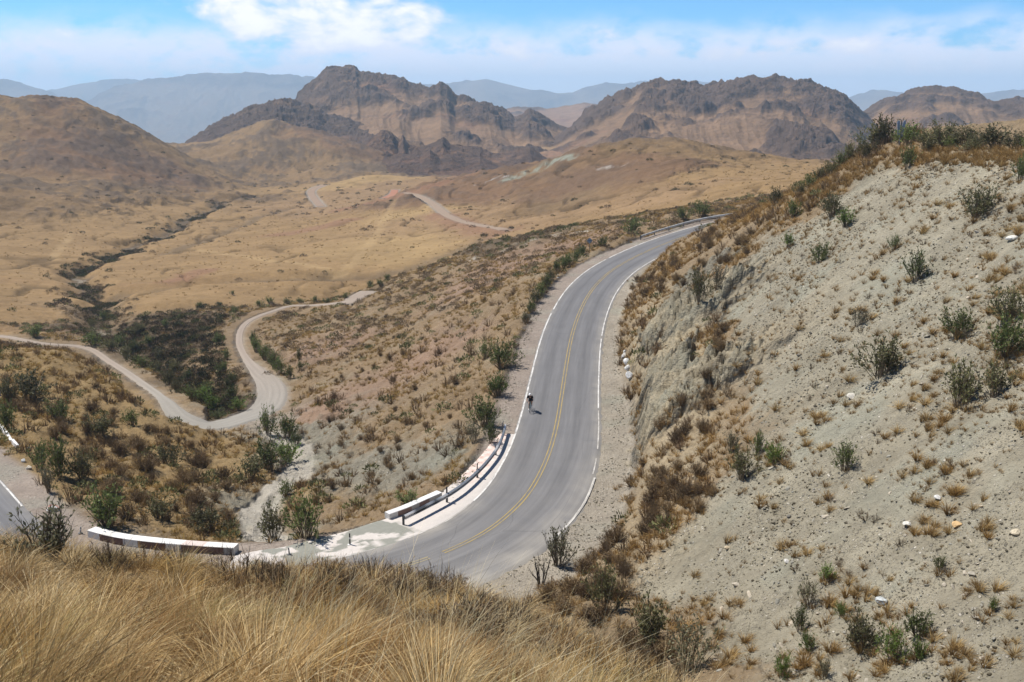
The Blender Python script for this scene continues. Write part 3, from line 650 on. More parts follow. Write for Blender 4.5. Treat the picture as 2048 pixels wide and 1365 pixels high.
mountain('mountain', [(560, 330), (585, 225), (600, 200), (620, 182), (640, 165), (655, 152), (672, 146), (690, 143), (712, 147), (718, 155), (740, 160), (780, 170), (790, 167), (830, 185), (870, 190), (880, 182), (898, 190), (910, 203), (960, 216), (1000, 230), (1030, 245), (1045, 240), (1058, 231), (1075, 235), (1100, 250), (1130, 262), (1180, 276), (1240, 300), (1290, 320), (1320, 350)], 1950, 352, 750, 500, (900, 330), 15, .40, wl=60)
mountain('mountain', [(330, 330), (366, 298), (375, 290), (395, 278), (420, 265), (460, 247), (500, 229), (540, 217), (562, 212), (590, 217), (620, 222), (650, 238), (700, 250), (740, 262), (800, 285), (830, 300), (860, 320), (880, 345)], 1550, 345, 350, 300, (700, 200), 12, .95, c_soil=(.20, .135, .085), wl=40)
mountain('rock_outcrop', [(660, 345), (700, 318), (725, 300), (748, 280), (765, 268), (785, 275), (797, 292), (806, 280), (816, 294), (840, 300), (868, 292), (886, 282), (900, 294), (930, 298), (960, 300), (985, 312), (1010, 310), (1035, 304), (1060, 300), (1078, 312), (1100, 328), (1140, 345)], 1180, 352, 150, 120, (700, 200), 11, .75, c_soil=(.21, .13, .085), wl=20, strata=.2, p=.8)
mountain('rock_outcrop', [(730, 345), (760, 322), (800, 312), (840, 316), (860, 306), (880, 318), (905, 312), (930, 322), (960, 318), (985, 330), (1010, 345)], 1060, 360, 110, 90, (600, 160), 9, .7, c_soil=(.16, .10, .07), wl=17, strata=.2, p=1.)
mountain('mountain', [(1050, 330), (1110, 285), (1150, 258), (1170, 240), (1200, 224), (1240, 204), (1270, 190), (1300, 181), (1330, 180), (1352, 181), (1385, 188), (1400, 192), (1430, 193), (1455, 186), (1480, 180), (1520, 175), (1545, 171), (1565, 176), (1600, 185), (1625, 192), (1655, 197), (1690, 215), (1715, 238), (1750, 262), (1800, 300), (1850, 340)], 1700, 352, 700, 500, (900, 330), 15, .42, wl=60, strata=1.0)
mountain('mountain', [(1560, 340), (1640, 290), (1700, 252), (1725, 238), (1760, 215), (1790, 203), (1830, 190), (1865, 185), (1900, 188), (1950, 198), (2000, 207), (2048, 208), (2120, 212), (2250, 225), (2400, 260), (2500, 340)], 2050, 345, 800, 500, (700, 260), 11, .36, wl=60, strata=1.)
mountain('hill', [(930, 300), (980, 224), (1040, 218), (1100, 220), (1140, 212), (1170, 208), (1195, 212), (1240, 228), (1330, 300)], 3600, 280, 900, 900, (200, 60), 10, .3, c_soil=(.27, .17, .11), wl=120)
rngs = [([(-700, 190), (-300, 160), (-100, 152), (0, 162), (40, 168), (90, 182), (140, 205), (220, 260)], 8200), ([(60, 300), (150, 215), (200, 192), (240, 175), (300, 162), (350, 158), (420, 147), (455, 149), (490, 148), (540, 154), (600, 154), (640, 160), (720, 175), (820, 200), (900, 240)], 7600),
        ([(20, 220), (100, 182), (160, 168), (230, 162), (300, 162), (380, 175), (480, 220)], 9800), ([(700, 220), (780, 180), (830, 172), (880, 172), (930, 165), (972, 158), (1010, 168), (1060, 180), (1110, 188), (1150, 185), (1200, 170), (1260, 170), (1330, 180), (1400, 220)], 8600),
        ([(1180, 220), (1240, 172), (1290, 165), (1350, 168), (1400, 165), (1450, 172), (1500, 176), (1540, 163), (1570, 158), (1600, 168), (1640, 185), (1700, 215)], 9600), ([(1600, 240), (1680, 205), (1730, 188), (1765, 180), (1800, 186), (1850, 205), (1950, 190), (2048, 182), (2200, 175), (2500, 190), (2800, 220)], 8800)]
for sil, D in rngs: mountain('mountain_range', sil, D*1.3, 310, 2200, 1500, (260, 90), 25, .3, c_soil=(.20, .15, .11), wl=260, strata=.2)
# ------------------------------------------------------------------ things along the road
M_STEEL = simple_mat('galvanised_steel', (.36, .38, .40), .45, .5, .22, 2.5, metal=.4)
M_DSTEEL = simple_mat('weathered_dark_steel', (.10, .105, .11), .6, .4, .3, 4)
M_BLACK = simple_mat('black_paint', (.025, .025, .027), .55, .3, .3)
M_WPAINT = simple_mat('white_paint', (.70, .69, .66), .7, .3, .10, 6)
M_SIGNB = simple_mat('sign_back', (.27, .33, .40), .5, .5, .15, 5)
def road_z(x, y):
    i = int(np.argmin((ROAD[:, 0]-x)**2+(ROAD[:, 1]-y)**2)); return ROAD[i, 2]
def on_road(px, py, dz=-.03):
    p = at_drop(px, py, 30)
    for _ in range(8): p = at_drop(px, py, -(road_z(p[0], p[1])+dz))
    return p
def root(name, loc, rz=0):
    o = bpy.data.objects.new(name, None); COL.objects.link(o); o.location = tuple(map(float, loc)); o.rotation_euler.z = rz; o.empty_display_size = .3; return o
def wbeam(path, z_lo, hgt, dep, n2):
    """corrugated rail swept along a path; n2 points to the traffic side"""
    prof = [(0, 0), (.5, .10), (1, .20), (1, .36), (.25, .46), (.25, .54), (1, .64), (1, .80), (.5, .90), (0, 1)]
    m = len(prof); V = []; F = []
    for i, p in enumerate(path):
        for sgn in (0, 1):
            for a, b in prof: V.append((p[0]+n2[i][0]*(a*dep+(-.012 if sgn else 0)), p[1]+n2[i][1]*(a*dep+(-.012 if sgn else 0)), p[2]+z_lo+b*hgt))
    for i in range(len(path)-1):
        for k in range(m-1):
            a, b = i*2*m+k, (i+1)*2*m+k; F.append((a, a+1, b+1, b)); F.append((a+m, b+m, b+m+1, a+m+1))
        for k in (0, m-1):
            a, b = i*2*m+k, (i+1)*2*m+k; F.append((a, b, b+m, a+m))
    for i in (0, len(path)-1):
        for k in range(m-1): a = i*2*m+k; F.append((a, a+m, a+m+1, a+1))
    return V, F
def resample(P, step): 
    P = np.asarray(P, float); Q, _ = smooth_path(P, step, 3); return Q
# near guardrail on the bend
gr = np.array([on_road(*p) for p in [(809, 1051), (850, 1030), (896, 1006), (930, 982), (957, 957), (977, 935), (994, 911), (1004, 888), (1010, 865)]])
GP = resample(gr, .4); GN = normals2(GP)                    # travel goes away from the camera: right of travel = road side
t_ = root('guardrail', GP[len(GP)//2]); org = np.array(t_.location)
tag(t_, 'grey steel guardrail with dark posts curving along the outside of the bend', 'guardrail')
V, F = wbeam(GP-org, .38, .42, .12, GN)
M_RAIL, t, b = new_mat('painted_rail', .45, .5); 
cs = t.attr('Col').outputs['Color']; t.set(b.inputs['Base Color'], t.mix(1., cs, t.mix(t.noise(t.obj(), 4, 5, .7), (.7, .7, .7), (1.25, 1.25, 1.25)), 'MULTIPLY')); b.inputs['Metallic'].default_value = .25
cols = np.ones((len(V), 3))*np.array([.33, .36, .39]); m = 20
sarc = np.r_[0, np.cumsum(np.hypot(*np.diff(GP[:, :2], axis=0).T))]; Lr = sarc[-1]
for i in range(len(GP)):
    f = sarc[i]/Lr
    c = (.75, .75, .73) if f < .035 or .70 < f < .745 or f > .955 else (.10, .11, .12) if .06 < f < .11 or .15 < f < .19 else (.62, .63, .63) if .035 <= f <= .06 or .20 < f < .235 else None
    if c: cols[i*m:(i+1)*m] = c
me = bpy.data.meshes.new('rail_beam'); me.from_pydata([tuple(map(float, v)) for v in V], [], F); me.update()
ca = me.color_attributes.new('Col', 'FLOAT_COLOR', 'POINT'); ca.data.foreach_set('color', np.c_[cols, np.ones(len(V))].astype(np.float32).ravel()); me.materials.append(M_RAIL)
link('rail_beam', me, t_)
for i, (px, py) in enumerate([(809, 1051), (896, 1006), (957, 957), (994, 911), (1008, 870)]):
    p = on_road(px, py)-org; k_ = int(np.argmin(np.hypot(GP[:, 0]-p[0]-org[0], GP[:, 1]-p[1]-org[1]))); n = GN[k_]; mb = MB(); ang = math.atan2(n[1], n[0])
    R = Matrix.Rotation(ang, 3, 'Z'); c = p-np.array([n[0], n[1], 0])*.10
    for a, b_ in ((-.055, .012), (.055, .012)): mb.box((c[0]+n[0]*a, c[1]+n[1]*a, c[2]+.30), (.014, .12, .95), R)
    mb.box((c[0], c[1], c[2]+.30), (.11, .012, .95), R)
    mb.box((p[0]+n[0]*.0, p[1]+n[1]*.0, p[2]+.6), (.10, .10, .26), R)
    po = mb.build('post', M_DSTEEL, t_)
    if i in (1, 2): 
        mb = MB(); mb.box((c[0], c[1], c[2]+1.02), (.03, .17, .52), R, .008); mb.build('delineator_plate', M_BLACK, po)
    if i == 4:
        mb = MB(); mb.box((c[0], c[1], c[2]+.95), (.05, .62, .5), R, .02); mb.tube([c+np.array([0, 0, .45]), c+np.array([0, 0, .75])], .09, 10); mb.build('end_terminal', M_DSTEEL, po)
# far guardrail on the upper curve
i0 = int(np.argmin(np.abs(project(np.c_[ROAD[:, :2]+RN*5.2, ROAD[:, 2]])[0]-1281)+1e3*(SW > -20)))
FP = np.c_[ROAD[:, :2]+RN*5.2, ROAD[:, 2]-.05][max(i0-130, 0):i0+1][::-1]; FN = -RN[max(i0-130, 0):i0+1][::-1]
t_ = root('guardrail', FP[0]); org = np.array(t_.location); tag(t_, 'long pale guardrail on the upper curve behind two green bushes', 'guardrail')
V, F = wbeam((FP-org), .40, .36, .09, FN); mb = MB(); mb.add(V, F); mb.build('rail_beam', simple_mat('pale_rail', (.58, .57, .53), .6, .4, .15, 1.2), t_)
for j in range(0, len(FP), 7):
    c = FP[j]-org; n = FN[j]; mb = MB(); R = Matrix.Rotation(math.atan2(n[1], n[0]), 3, 'Z'); mb.box((c[0]-n[0]*.08, c[1]-n[1]*.08, c[2]+.25), (.12, .14, .95), R); mb.build('post', M_DSTEEL, t_)
# painted parapets
def parapet(name, base_px, w, h, pat, label, tops, away=1):
    P = resample(np.array([on_road(*p) for p in base_px]), .25); N = normals2(P)*away; org = P[len(P)//2].copy(); P = P-org; n = len(P)
    V = []; cols = []; F = []; s = np.linspace(0, 1, n); RED, WHT = np.array([.20, .115, .09]), np.array([.55, .54, .51])
    prof = [(0, -.3), (0, h*.12), (.0, h-.03), (.03, h), (w-.03, h), (w, h-.03), (w, -.3)]
    fs, tc, cs_ = [], [], []
    Vp = np.array([[(P[i, 0]+N[i, 0]*a, P[i, 1]+N[i, 1]*a, P[i, 2]+b_) for a, b_ in prof] for i in range(n)])
    def colour(i, kk):
        f = s[i]
        if kk < 2: 
            for e, c in pat:
                if f <= e: return c
        for e, c in tops:
            if f <= e: return c
        return (.7, .69, .66)
    # separate faces so paint edges stay crisp
    for i in range(n-1):
        for kk in range(len(prof)-1):
            q = [Vp[i, kk], Vp[i+1, kk], Vp[i+1, kk+1], Vp[i, kk+1]]; b0 = len(V); V += q; F.append((b0, b0+1, b0+2, b0+3) if away < 0 else (b0+3, b0+2, b0+1, b0)); cols += [colour(i, kk)]*4
    for i in (0, n-1):
        b0 = len(V); V += list(Vp[i]); F.append(tuple(range(b0, b0+len(prof))) if (i == 0) == (away > 0) else tuple(range(b0, b0+len(prof)))[::-1]); cols += [(.62, .61, .58)]*len(prof)
    me = bpy.data.meshes.new(name); me.from_pydata([tuple(map(float, v)) for v in V], [], F); me.update()
    ca = me.color_attributes.new('Col', 'FLOAT_COLOR', 'POINT'); ca.data.foreach_set('color', np.c_[np.array(cols), np.ones(len(V))].astype(np.float32).ravel())
    mt, t, b = new_mat('painted_concrete', .85, .2); p = t.obj(); nn = t.noise(p, 3.5, 7, .7); n2 = t.noise(p, 12, 4, .7)
    c = t.mix(t.ramp(nn, .62, .72, 0, .55), t.attr('Col').outputs['Color'], (.34, .31, .27)); c = t.mix(1., c, t.mix(n2, (.85, .85, .85), (1.1, 1.1, 1.1)), 'MULTIPLY')
    t.set(b.inputs['Base Color'], c); t.set(b.inputs['Normal'], t.bump(n2, .4, .03)); me.materials.append(mt)
    return tag(link(name, me, None, tuple(map(float, org))), label, 'parapet')
W_, R_d, G_ = (.66, .65, .62), (.17, .10, .08), (.36, .35, .33)
parapet('parapet', [(176, 1074), (215, 1085), (260, 1093), (336, 1101), (400, 1106), (468, 1110)], .75, .52, [(.09, W_), (.27, R_d), (.37, W_), (.555, R_d), (.66, W_), (.93, (.19, .12, .095)), (1, G_)],
        'long low white and red painted concrete parapet above the gully mouth', [(.12, (.72, .71, .68)), (.2, (.62, .6, .56)), (.66, (.73, .72, .69)), (.8, (.62, .52, .47)), (1, (.70, .68, .64))], -1)
parapet('parapet', [(779, 1040), (815, 1027), (850, 1011), (884, 996)], .62, .44, [(.12, W_), (.38, (.24, .16, .13)), (.5, G_), (.72, (.2, .13, .11)), (1, G_)],
        'short white topped concrete parapet behind the lower end of the steel guardrail', [(.3, (.64, .62, .6)), (1, (.74, .73, .71))], -1)
# concrete verge with peeling paint
outer = [(470, 1112), (520, 1100), (560, 1096), (600, 1086), (650, 1074), (700, 1061), (740, 1047), (776, 1037), (830, 1016), (882, 986), (905, 968), (930, 945), (955, 919), (972, 900), (985, 882), (1000, 868)]
inner = [(470, 1140), (530, 1142), (590, 1141), (640, 1138), (690, 1126), (740, 1108), (790, 1086), (830, 1066), (870, 1043), (905, 1020), (935, 996), (960, 972), (982, 945), (998, 920), (1010, 898), (1016, 876)]
A = resample(np.array([on_road(*p, dz=0) for p in outer]), .05); B = resample(np.array([on_road(*p, dz=0) for p in inner]), .05)
ns = 330; A = A[np.linspace(0, len(A)-1, ns).astype(int)]; ri = np.array([int(np.argmin((ROAD[:, 0]-a[0])**2+(ROAD[:, 1]-a[1])**2)) for a in A]); B = np.c_[ROAD[ri, :2]+RN[ri]*(W_OUT[ri]-.1)[:, None], ROAD[ri, 2]]; kk = 36; u = np.linspace(0, 1, kk)
Q = A[:, None]*(1-u[None, :, None])+B[:, None]*u[None, :, None]
Q[..., 2] = np.array([road_z(x, y) for x, y in Q[:, kk//2, :2]])[:, None]-.012
Q[:, 0, :2] += (.10*fbm(np.arange(ns)/14., np.zeros(ns), 3))[:, None]
ppx, ppy, _ = project(Q)
X_, Y_ = Q[..., 0], Q[..., 1]; pn_ = fbm(X_/1.5, Y_/1.5, 5); pf = fbm(X_/.35, Y_/.35, 3)
white = np.array([.55, .505, .46]); grey = np.array([.25, .248, .212]); pinkc = np.array([.56, .40, .34])
sx_ = np.linspace(0, 1, ns)[:, None]+0*u[None]                       # 0 at the parapet, 1 at the guardrail end
peel = np.clip((1-sstep(.385, .40, sx_+.03*pn_))*sstep(-.03, .03, .12-pn_-.55*sstep(.10, .0, sx_)-.10*sstep(.1, 0, u[None]+0*sx_)-.30*np.exp(-((sx_-.25)/.05)**2-((u[None]-.75)/.25)**2)), 0, 1)[..., None]
blocks = sstep(.62, .70, sx_)[..., None]*(1-sstep(.5, .62, u[None]+0*sx_+.1*pn_))[..., None]
cell = (np.sin(X_*5.5+pf)*np.sin(Y_*6.+pf)+.8*pf)[..., None]
colq = white*(1-peel)+grey*peel; colq = colq*(1-blocks)+(pinkc*(.5-.5*cell)+np.array([.68, .60, .54])*(.5+.5*cell))*blocks
dusty = sstep(.55, 1., u[None]+.25*pn_)[..., None]*sstep(.35, .5, sx_)[..., None]; colq = colq*(1-.75*dusty)+np.array([.46, .43, .40])*.75*dusty
colq *= (1+.10*pf)[..., None]

edge = Q[:, :1].copy(); edge[..., 2] -= .6; Q = np.concatenate([edge, Q], 1); colq = np.concatenate([colq[:, :1]*.8, colq], 1); kk += 1
ii = (np.arange(ns-1)[:, None]*kk+np.arange(kk-1)[None]).ravel(); F = np.stack([ii, ii+1, ii+kk+1, ii+kk], 1)
mt, t, b = new_mat('concrete_verge', .9, .15); n2 = t.noise(t.pos(), 8, 5, .7); t.set(b.inputs['Base Color'], t.mix(1., t.attr('Col').outputs['Color'], t.mix(n2, (.82, .82, .82), (1.15, 1.15, 1.15)), 'MULTIPLY')); t.set(b.inputs['Normal'], t.bump(n2, .4, .02))
tag(link('pavement', mesh_np('pavement', Q.reshape(-1, 3), F, np.clip(colq, .03, .8).reshape(-1, 3), mt)), kind='structure')
# delineator posts
def delineator(px, py, h, label, dark=True, lean=0.):
    p = on_road(px, py) ; p[2] = max(p[2], H(p[0], p[1])[0]); t_ = root('delineator_post', p, .4); tag(t_, label, 'marker post')
    mb = MB(); mb.box((0, 0, .02), (.30, .24, .04), None, .01); mb.build('base', M_WPAINT if dark else M_DSTEEL, t_)
    mb = MB(); mb.tube([(0, 0, .0), (lean, 0, h)], [.055, .05], 10); mb.build('post', M_BLACK if dark else simple_mat('grey_post', (.30, .30, .29)), t_)
    mb = MB(); mb.tube([(lean*.55, 0, h*.52), (lean*.68, 0, h*.66)], .062, 10); mb.build('reflector_band', M_WPAINT, t_); return t_
delineator(700, 1090, .85, 'black and white marker post standing on the peeling grey patch of pavement')
delineator(579, 1110, .55, 'short grey marker post beside the grass at the gully mouth', False, -.05)
delineator(161, 1067, .5, 'small grey marker post leaning beside the white parapet end', False, .06)
delineator(1116, 556, .8, 'small dark marker post on the gravel shoulder of the upper road')
# signs
p = on_road(1179, 502); p[2] = H(p[0], p[1])[0]; t_ = root('road_sign', p, -.25); tag(t_, 'diamond road sign seen from behind on a thin pole by the upper curve', 'road sign')
mb = MB(); mb.tube([(0, 0, -.3), (0, 0, 2.3)], .04, 8); mb.build('pole', M_DSTEEL, t_); mb = MB(); mb.box((0, -.06, 1.85), (.68, .02, .68), Matrix.Rotation(math.pi/4, 3, 'Y'), .009); pl = mb.build('sign_plate', M_SIGNB, t_)
mb = MB(); mb.box((0, -.09, 1.85), (.7, .03, .06)); mb.build('bracket', M_DSTEEL, pl)
p = hit(-4, 812, 30); t_ = root('road_sign', p, .25); tag(t_, 'blue road sign on a post at the left edge beyond the lower road', 'road sign')
mb = MB(); mb.box((-.2, .04, .9), (.09, .07, 2.6), None, .01); mb.build('pole', M_DSTEEL, t_); mb = MB(); mb.box((-.35, 0, 2.0), (1.5, .03, 1.9), None, .01); mb.build('sign_plate', simple_mat('blue_sign', (.018, .055, .20), .45, .4, .08), t_)
# marker on the crest: two pale leaning panels on a post
p = hit(1799, 291, 40); 
if p is None or p[1] > 200: p = at_depth(1799, 286, 104)
p[2] = H(p[0], p[1])[0]; D_ = p[1]; t_ = root('crest_marker', p, .3); tag(t_, 'pale blue marker with two leaning panels on the shrubby crest', 'marker')
hh = (286-238)/FPX*D_*1.0; mb = MB(); mb.tube([(0, 0, -.2), (0, 0, hh-.1)], [.10, .07], 8); mb.build('post', M_DSTEEL, t_)
for sg in (-1, 1):
    mb = MB(); x0, x1, w = sg*.12, sg*.10, sg*.36
    Vq = [(x0, 0, hh*.35), (x0+sg*.18, 0, hh*.35), (x0+sg*.42, 0, hh*.9), (x0+sg*.30, 0, hh), (x0+sg*.12, 0, hh*.97), (x0, 0, hh*.8)]
    n_ = len(Vq); mb.add([(a, -.02, c) for a, _, c in Vq]+[(a, .02, c) for a, _, c in Vq], [tuple(range(n_)), tuple(range(2*n_-1, n_-1, -1))]+[(i, (i+1) % n_, n_+(i+1) % n_, n_+i) for i in range(n_)])
    mb.build('panel', M_SIGNB, t_)
# broken white kerb by the lower road
P = np.array([on_road(*p, dz=0) for p in [(-14, 832), (2, 847), (12, 862), (23, 880), (37, 896)]]); P[:, 2] = H(P[:, 0], P[:, 1])
for i, f in enumerate((1., .92, 1.02, .8)):
    a, b_ = P[i], P[i+1]; d = b_-a; L_ = np.hypot(d[0], d[1]); mb = MB(); R = Matrix.Rotation(math.atan2(d[1], d[0]), 3, 'Z')@Matrix.Rotation((.05, -.08, .06, -.1)[i], 3, 'X'); mb.box((0, 0, .14), (L_*f*.9, .26, .42), R, .03)
    tag(mb.build('kerb_block', M_WPAINT, None, tuple((a+b_)/2)), ('white kerb block cut by the left edge beside the lower road', 'tilted white kerb block below the dark green bush at the left edge', 'white kerb block, third down the broken line at the left edge', 'last white kerb block before the pink gravel of the shoulder')[i], 'kerb block', 'broken white kerb by the lower road')
# ------------------------------------------------------------------ bicycle and rider
tyre = simple_mat('rubber', (.02, .02, .022), .8, .2, .2); teal = simple_mat('frame_paint', (.06, .22, .27), .35, .5, .12); alu = simple_mat('aluminium', (.55, .56, .58), .35, .5, .1, metal=.7)
cp = on_road(1060.5, 822, 0); ic = int(np.argmin(np.hypot(ROAD[:, 0]-cp[0], ROAD[:, 1]-cp[1]))); tg = ROAD[ic+4, :2]-ROAD[ic-4, :2]; hd = math.atan2(tg[1], tg[0])
cp[2] = ROAD[ic, 2]+.004
bk = root('bicycle', cp, hd); tag(bk, 'teal road bicycle ridden along the asphalt by the left white line', 'bicycle')
bk.scale = (1.07,)*3
bb, sc_, ht, hb, fa, ra = (-.05, 0, .27), (-.20, 0, .80), (.37, 0, .86), (.41, 0, .70), (.52, 0, .34), (-.48, 0, .34)
mb = MB(); mb.tube([bb, sc_], .018); mb.tube([sc_, ht], .017); mb.tube([bb, hb], .021); mb.tube([ht, hb], .02)
for s in (-.055, .055): mb.tube([(bb[0], s*.5, bb[2]), (ra[0], s, ra[2])], .011); mb.tube([(sc_[0]+.02, s*.3, sc_[2]-.06), (ra[0], s, ra[2])], .009)
mb.tube([sc_, (-.225, 0, .92)], .014); mb.build('frame', teal, bk, smooth=True)
mb = MB(); mb.tube([hb, (.43, 0, .64)], .018)
for s in (-.055, .055): mb.tube([(.43, s*.7, .66), (.47, s, .5), (fa[0], s, fa[2])], [.014, .013, .01])
mb.build('fork', teal, bk, smooth=True)
mb = MB(); mb.tube([ht, (.36, 0, .93), (.45, 0, .95)], .016); mb.tube([(.45, -.21, .95), (.45, .21, .95)], .014)
for s in (-.21, .21): mb.tube([(.45, s, .95), (.52, s, .955), (.56, s, .92), (.55, s, .85), (.48, s, .82)], .014)
mb.build('handlebar', M_BLACK, bk, smooth=True)
mb = MB(); mb.box((-.24, 0, .935), (.26, .13, .05), None, .022); mb.build('saddle', M_BLACK, bk, smooth=True)
for c in (fa, ra):
    w = MB(); w.tube([(c[0], -.05, c[2]), (c[0], .05, c[2])], .022); wo_ = w.build('wheel', alu, bk)
    w = MB(); w.ring(c, (0, 1, 0), .325, .016, 40, 8); w.build('tyre', tyre, wo_, smooth=True)
    w = MB(); w.ring(c, (0, 1, 0), .302, .011, 40, 6)
    for k_ in range(16): a = 2*math.pi*k_/16; w.tube([(c[0]+.02*math.cos(a), .025*(-1)**k_, c[2]+.02*math.sin(a)), (c[0]+.3*math.cos(a), 0, c[2]+.3*math.sin(a))], .0025, 4)
    w.build('rim', alu, wo_)
mb = MB(); mb.ring((-.05, -.05, .27), (0, 1, 0), .085, .007, 24, 6); mb.tube([(-.05, -.075, .27), (.02, -.085, .115)], .011); mb.tube([(-.05, .075, .27), (-.12, .085, .425)], .011); mb.build('crankset', alu, bk)
for q in ((.02, -.13, .115), (-.12, .13, .425)): mb = MB(); mb.box(q, (.09, .09, .018), None, .005); mb.build('pedal', M_BLACK, bk)
# rider: one skinned body, clothes as children
skin = simple_mat('skin', (.42, .25, .17), .6, .3, .08); cloth = simple_mat('black_jersey', (.014, .014, .016), .85, .2, .25, 9); lyc = simple_mat('black_shorts', (.012, .012, .014), .7, .3, .2, 9)
shoe = simple_mat('white_shoe', (.6, .6, .6), .5, .4, .1); glove = simple_mat('glove', (.55, .55, .55), .7, .2, .1)
pr = root('person', cp, hd); tag(pr, 'cyclist in a black jersey and white helmet leaning over the handlebars', 'person')
pr.scale = (1.07,)*3
def skinned(name, verts, edges, rad, mat, parent, sub=2, rootv=0):
    me = bpy.data.meshes.new(name); me.from_pydata(verts, edges, []); me.update(); o = link(name, me, parent); md = o.modifiers.new('Skin', 'SKIN'); md.use_smooth_shade = True
    if not me.skin_vertices:
        import bmesh
        bm = bmesh.new(); bm.from_mesh(me); bm.verts.layers.skin.verify(); bm.to_mesh(me); bm.free()
    for i, r in enumerate(rad): me.skin_vertices[0].data[i].radius = (r, r) if not hasattr(r, '__len__') else r
    me.skin_vertices[0].data[rootv].use_root = True
    sb = o.modifiers.new('Sub', 'SUBSURF'); sb.levels = sub; sb.render_levels = sub; me.materials.append(mat); return o
Vb = [(-.22, 0, .99), (-.10, 0, 1.10), (.04, 0, 1.24), (.17, 0, 1.36), (.24, 0, 1.43), (.31, 0, 1.50), (.36, 0, 1.57)]; Rb = [(.14, .125), (.125, .115), (.14, .125), (.13, .11), .058, .085, .085]; Eb = [(i, i+1) for i in range(6)]
def chain(start, pts, rs):
    b0 = len(Vb); Vb.extend(pts); Rb.extend(rs); Eb.append((start, b0)); Eb.extend((b0+i, b0+i+1) for i in range(len(pts)-1)); return len(Vb)-1
for s in (-1, 1):
    w = chain(3, [(.17, s*.19, 1.36), (.27, s*.25, 1.17), (.34, s*.27, 1.10), (.46, s*.235, 1.015), (.51, s*.22, .985)], [.062, .048, .042, .034, .028])
    palm = chain(w, [(.545, s*.213, .972)], [.030])
    for k_, (dx, ln) in enumerate(((.030, .9), (.012, 1.05), (-.006, 1.), (-.022, .8))):   # four fingers close round the bar, the thumb inside
        chain(palm, [(.565+dx*.3, s*.235, .955+dx), (.560+dx*.3, s*.243, .930+dx), (.545+dx*.2, s*.222, .915+dx-.01*ln)], [.010, .009, .008])
    chain(w, [(.535, s*.192, .968), (.560, s*.186, .945)], [.011, .009])
    kn = ((.17, s*.10, .80), (.06, s*.10, .68))[0 if s > 0 else 1]
    an = ((-.15, s*.125, .51), (-.03, s*.125, .20))[0 if s > 0 else 1]
    lift = .0
    mid = tuple((a+b_)/2 for a, b_ in zip((-.2, s*.09, .95), kn)); clf = tuple(a*.65+b_*.35 for a, b_ in zip(kn, an)); clf = (clf[0]-.03, clf[1], clf[2])
    chain(0, [(-.19, s*.095, .95), mid, kn, clf, an, (an[0]+.05, an[1], an[2]-.06), (an[0]+.14, an[1], an[2]-.075)], [.095, .082, .058, .056, .036, .036, .030])
body = skinned('body', Vb, Eb, Rb, skin, pr)
def sub_skin(name, V, E, R, mat): return skinned(name, V, E, R, mat, pr)
sub_skin('jersey', [(-.18, 0, 1.02), (-.10, 0, 1.11), (.04, 0, 1.255), (.165, 0, 1.37), (.20, 0, 1.41)]+[p for s in (-1, 1) for p in ((.17, s*.185, 1.36), (.25, s*.24, 1.21))], [(0, 1), (1, 2), (2, 3), (3, 4), (3, 5), (5, 6), (3, 7), (7, 8)], [(.165, .15), (.16, .14), (.19, .155), (.18, .14), .09, .10, .072, .10, .072], cloth)
sub_skin('shorts', [(-.225, 0, .99), (-.14, 0, 1.06)]+[p for s in (-1, 1) for p in ((-.19, s*.095, .95), ((.02, s*.095, .865) if s > 0 else (-.03, s*.095, .80)))], [(0, 1), (0, 2), (2, 3), (0, 4), (4, 5)], [(.16, .14), (.145, .13), .108, .09, .108, .09], lyc)
for s, an in ((1, (-.15, .125, .51)), (-1, (-.03, -.125, .20))):
    mb = MB(); mb.tube([(an[0]-.05, an[1], an[2]-.055), (an[0]+.0, an[1], an[2]-.05), (an[0]+.10, an[1], an[2]-.065), (an[0]+.19, an[1], an[2]-.085)], [.032, .046, .044, .022], 10); mb.build('shoe', shoe, pr, smooth=True)
import bmesh
bm = bmesh.new(); bmesh.ops.create_uvsphere(bm, u_segments=24, v_segments=14, radius=1); 
for v in bm.verts:
    z = v.co.z; v.co = Vector((v.co.x*.145*(1.1 if v.co.x < 0 else 1), v.co.y*.108, (z if z > -.15 else -.15+(z+.15)*.12)*.115)); 
    if z > .1: v.co *= 1+.03*math.cos(6*math.atan2(v.co.y, v.co.x))
me = bpy.data.meshes.new('helmet'); bm.to_mesh(me); bm.free(); me.materials.append(simple_mat('white_helmet', (.78, .78, .78), .35, .5, .04))
for p_ in me.polygons: p_.use_smooth = True
ho = link('helmet', me, pr, (.345, 0, 1.585)); ho.rotation_euler.y = .45
mb = MB(); 
for s in (-1, 1): mb.tube([(.425, s*.034, 1.545), (.437, s*.034, 1.538)], .014, 8)
mb.tube([(.43, 0, 1.53), (.452, 0, 1.505), (.432, 0, 1.495)], [.01, .016, .012], 8); mb.tube([(.405, -.025, 1.462), (.412, 0, 1.46), (.405, .025, 1.462)], .008, 6); mb.build('face', skin, pr, smooth=True)
mb = MB(); mb.box((.44, 0, 1.545), (.02, .13, .035), None, .008); mb.build('sunglasses', M_BLACK, pr)
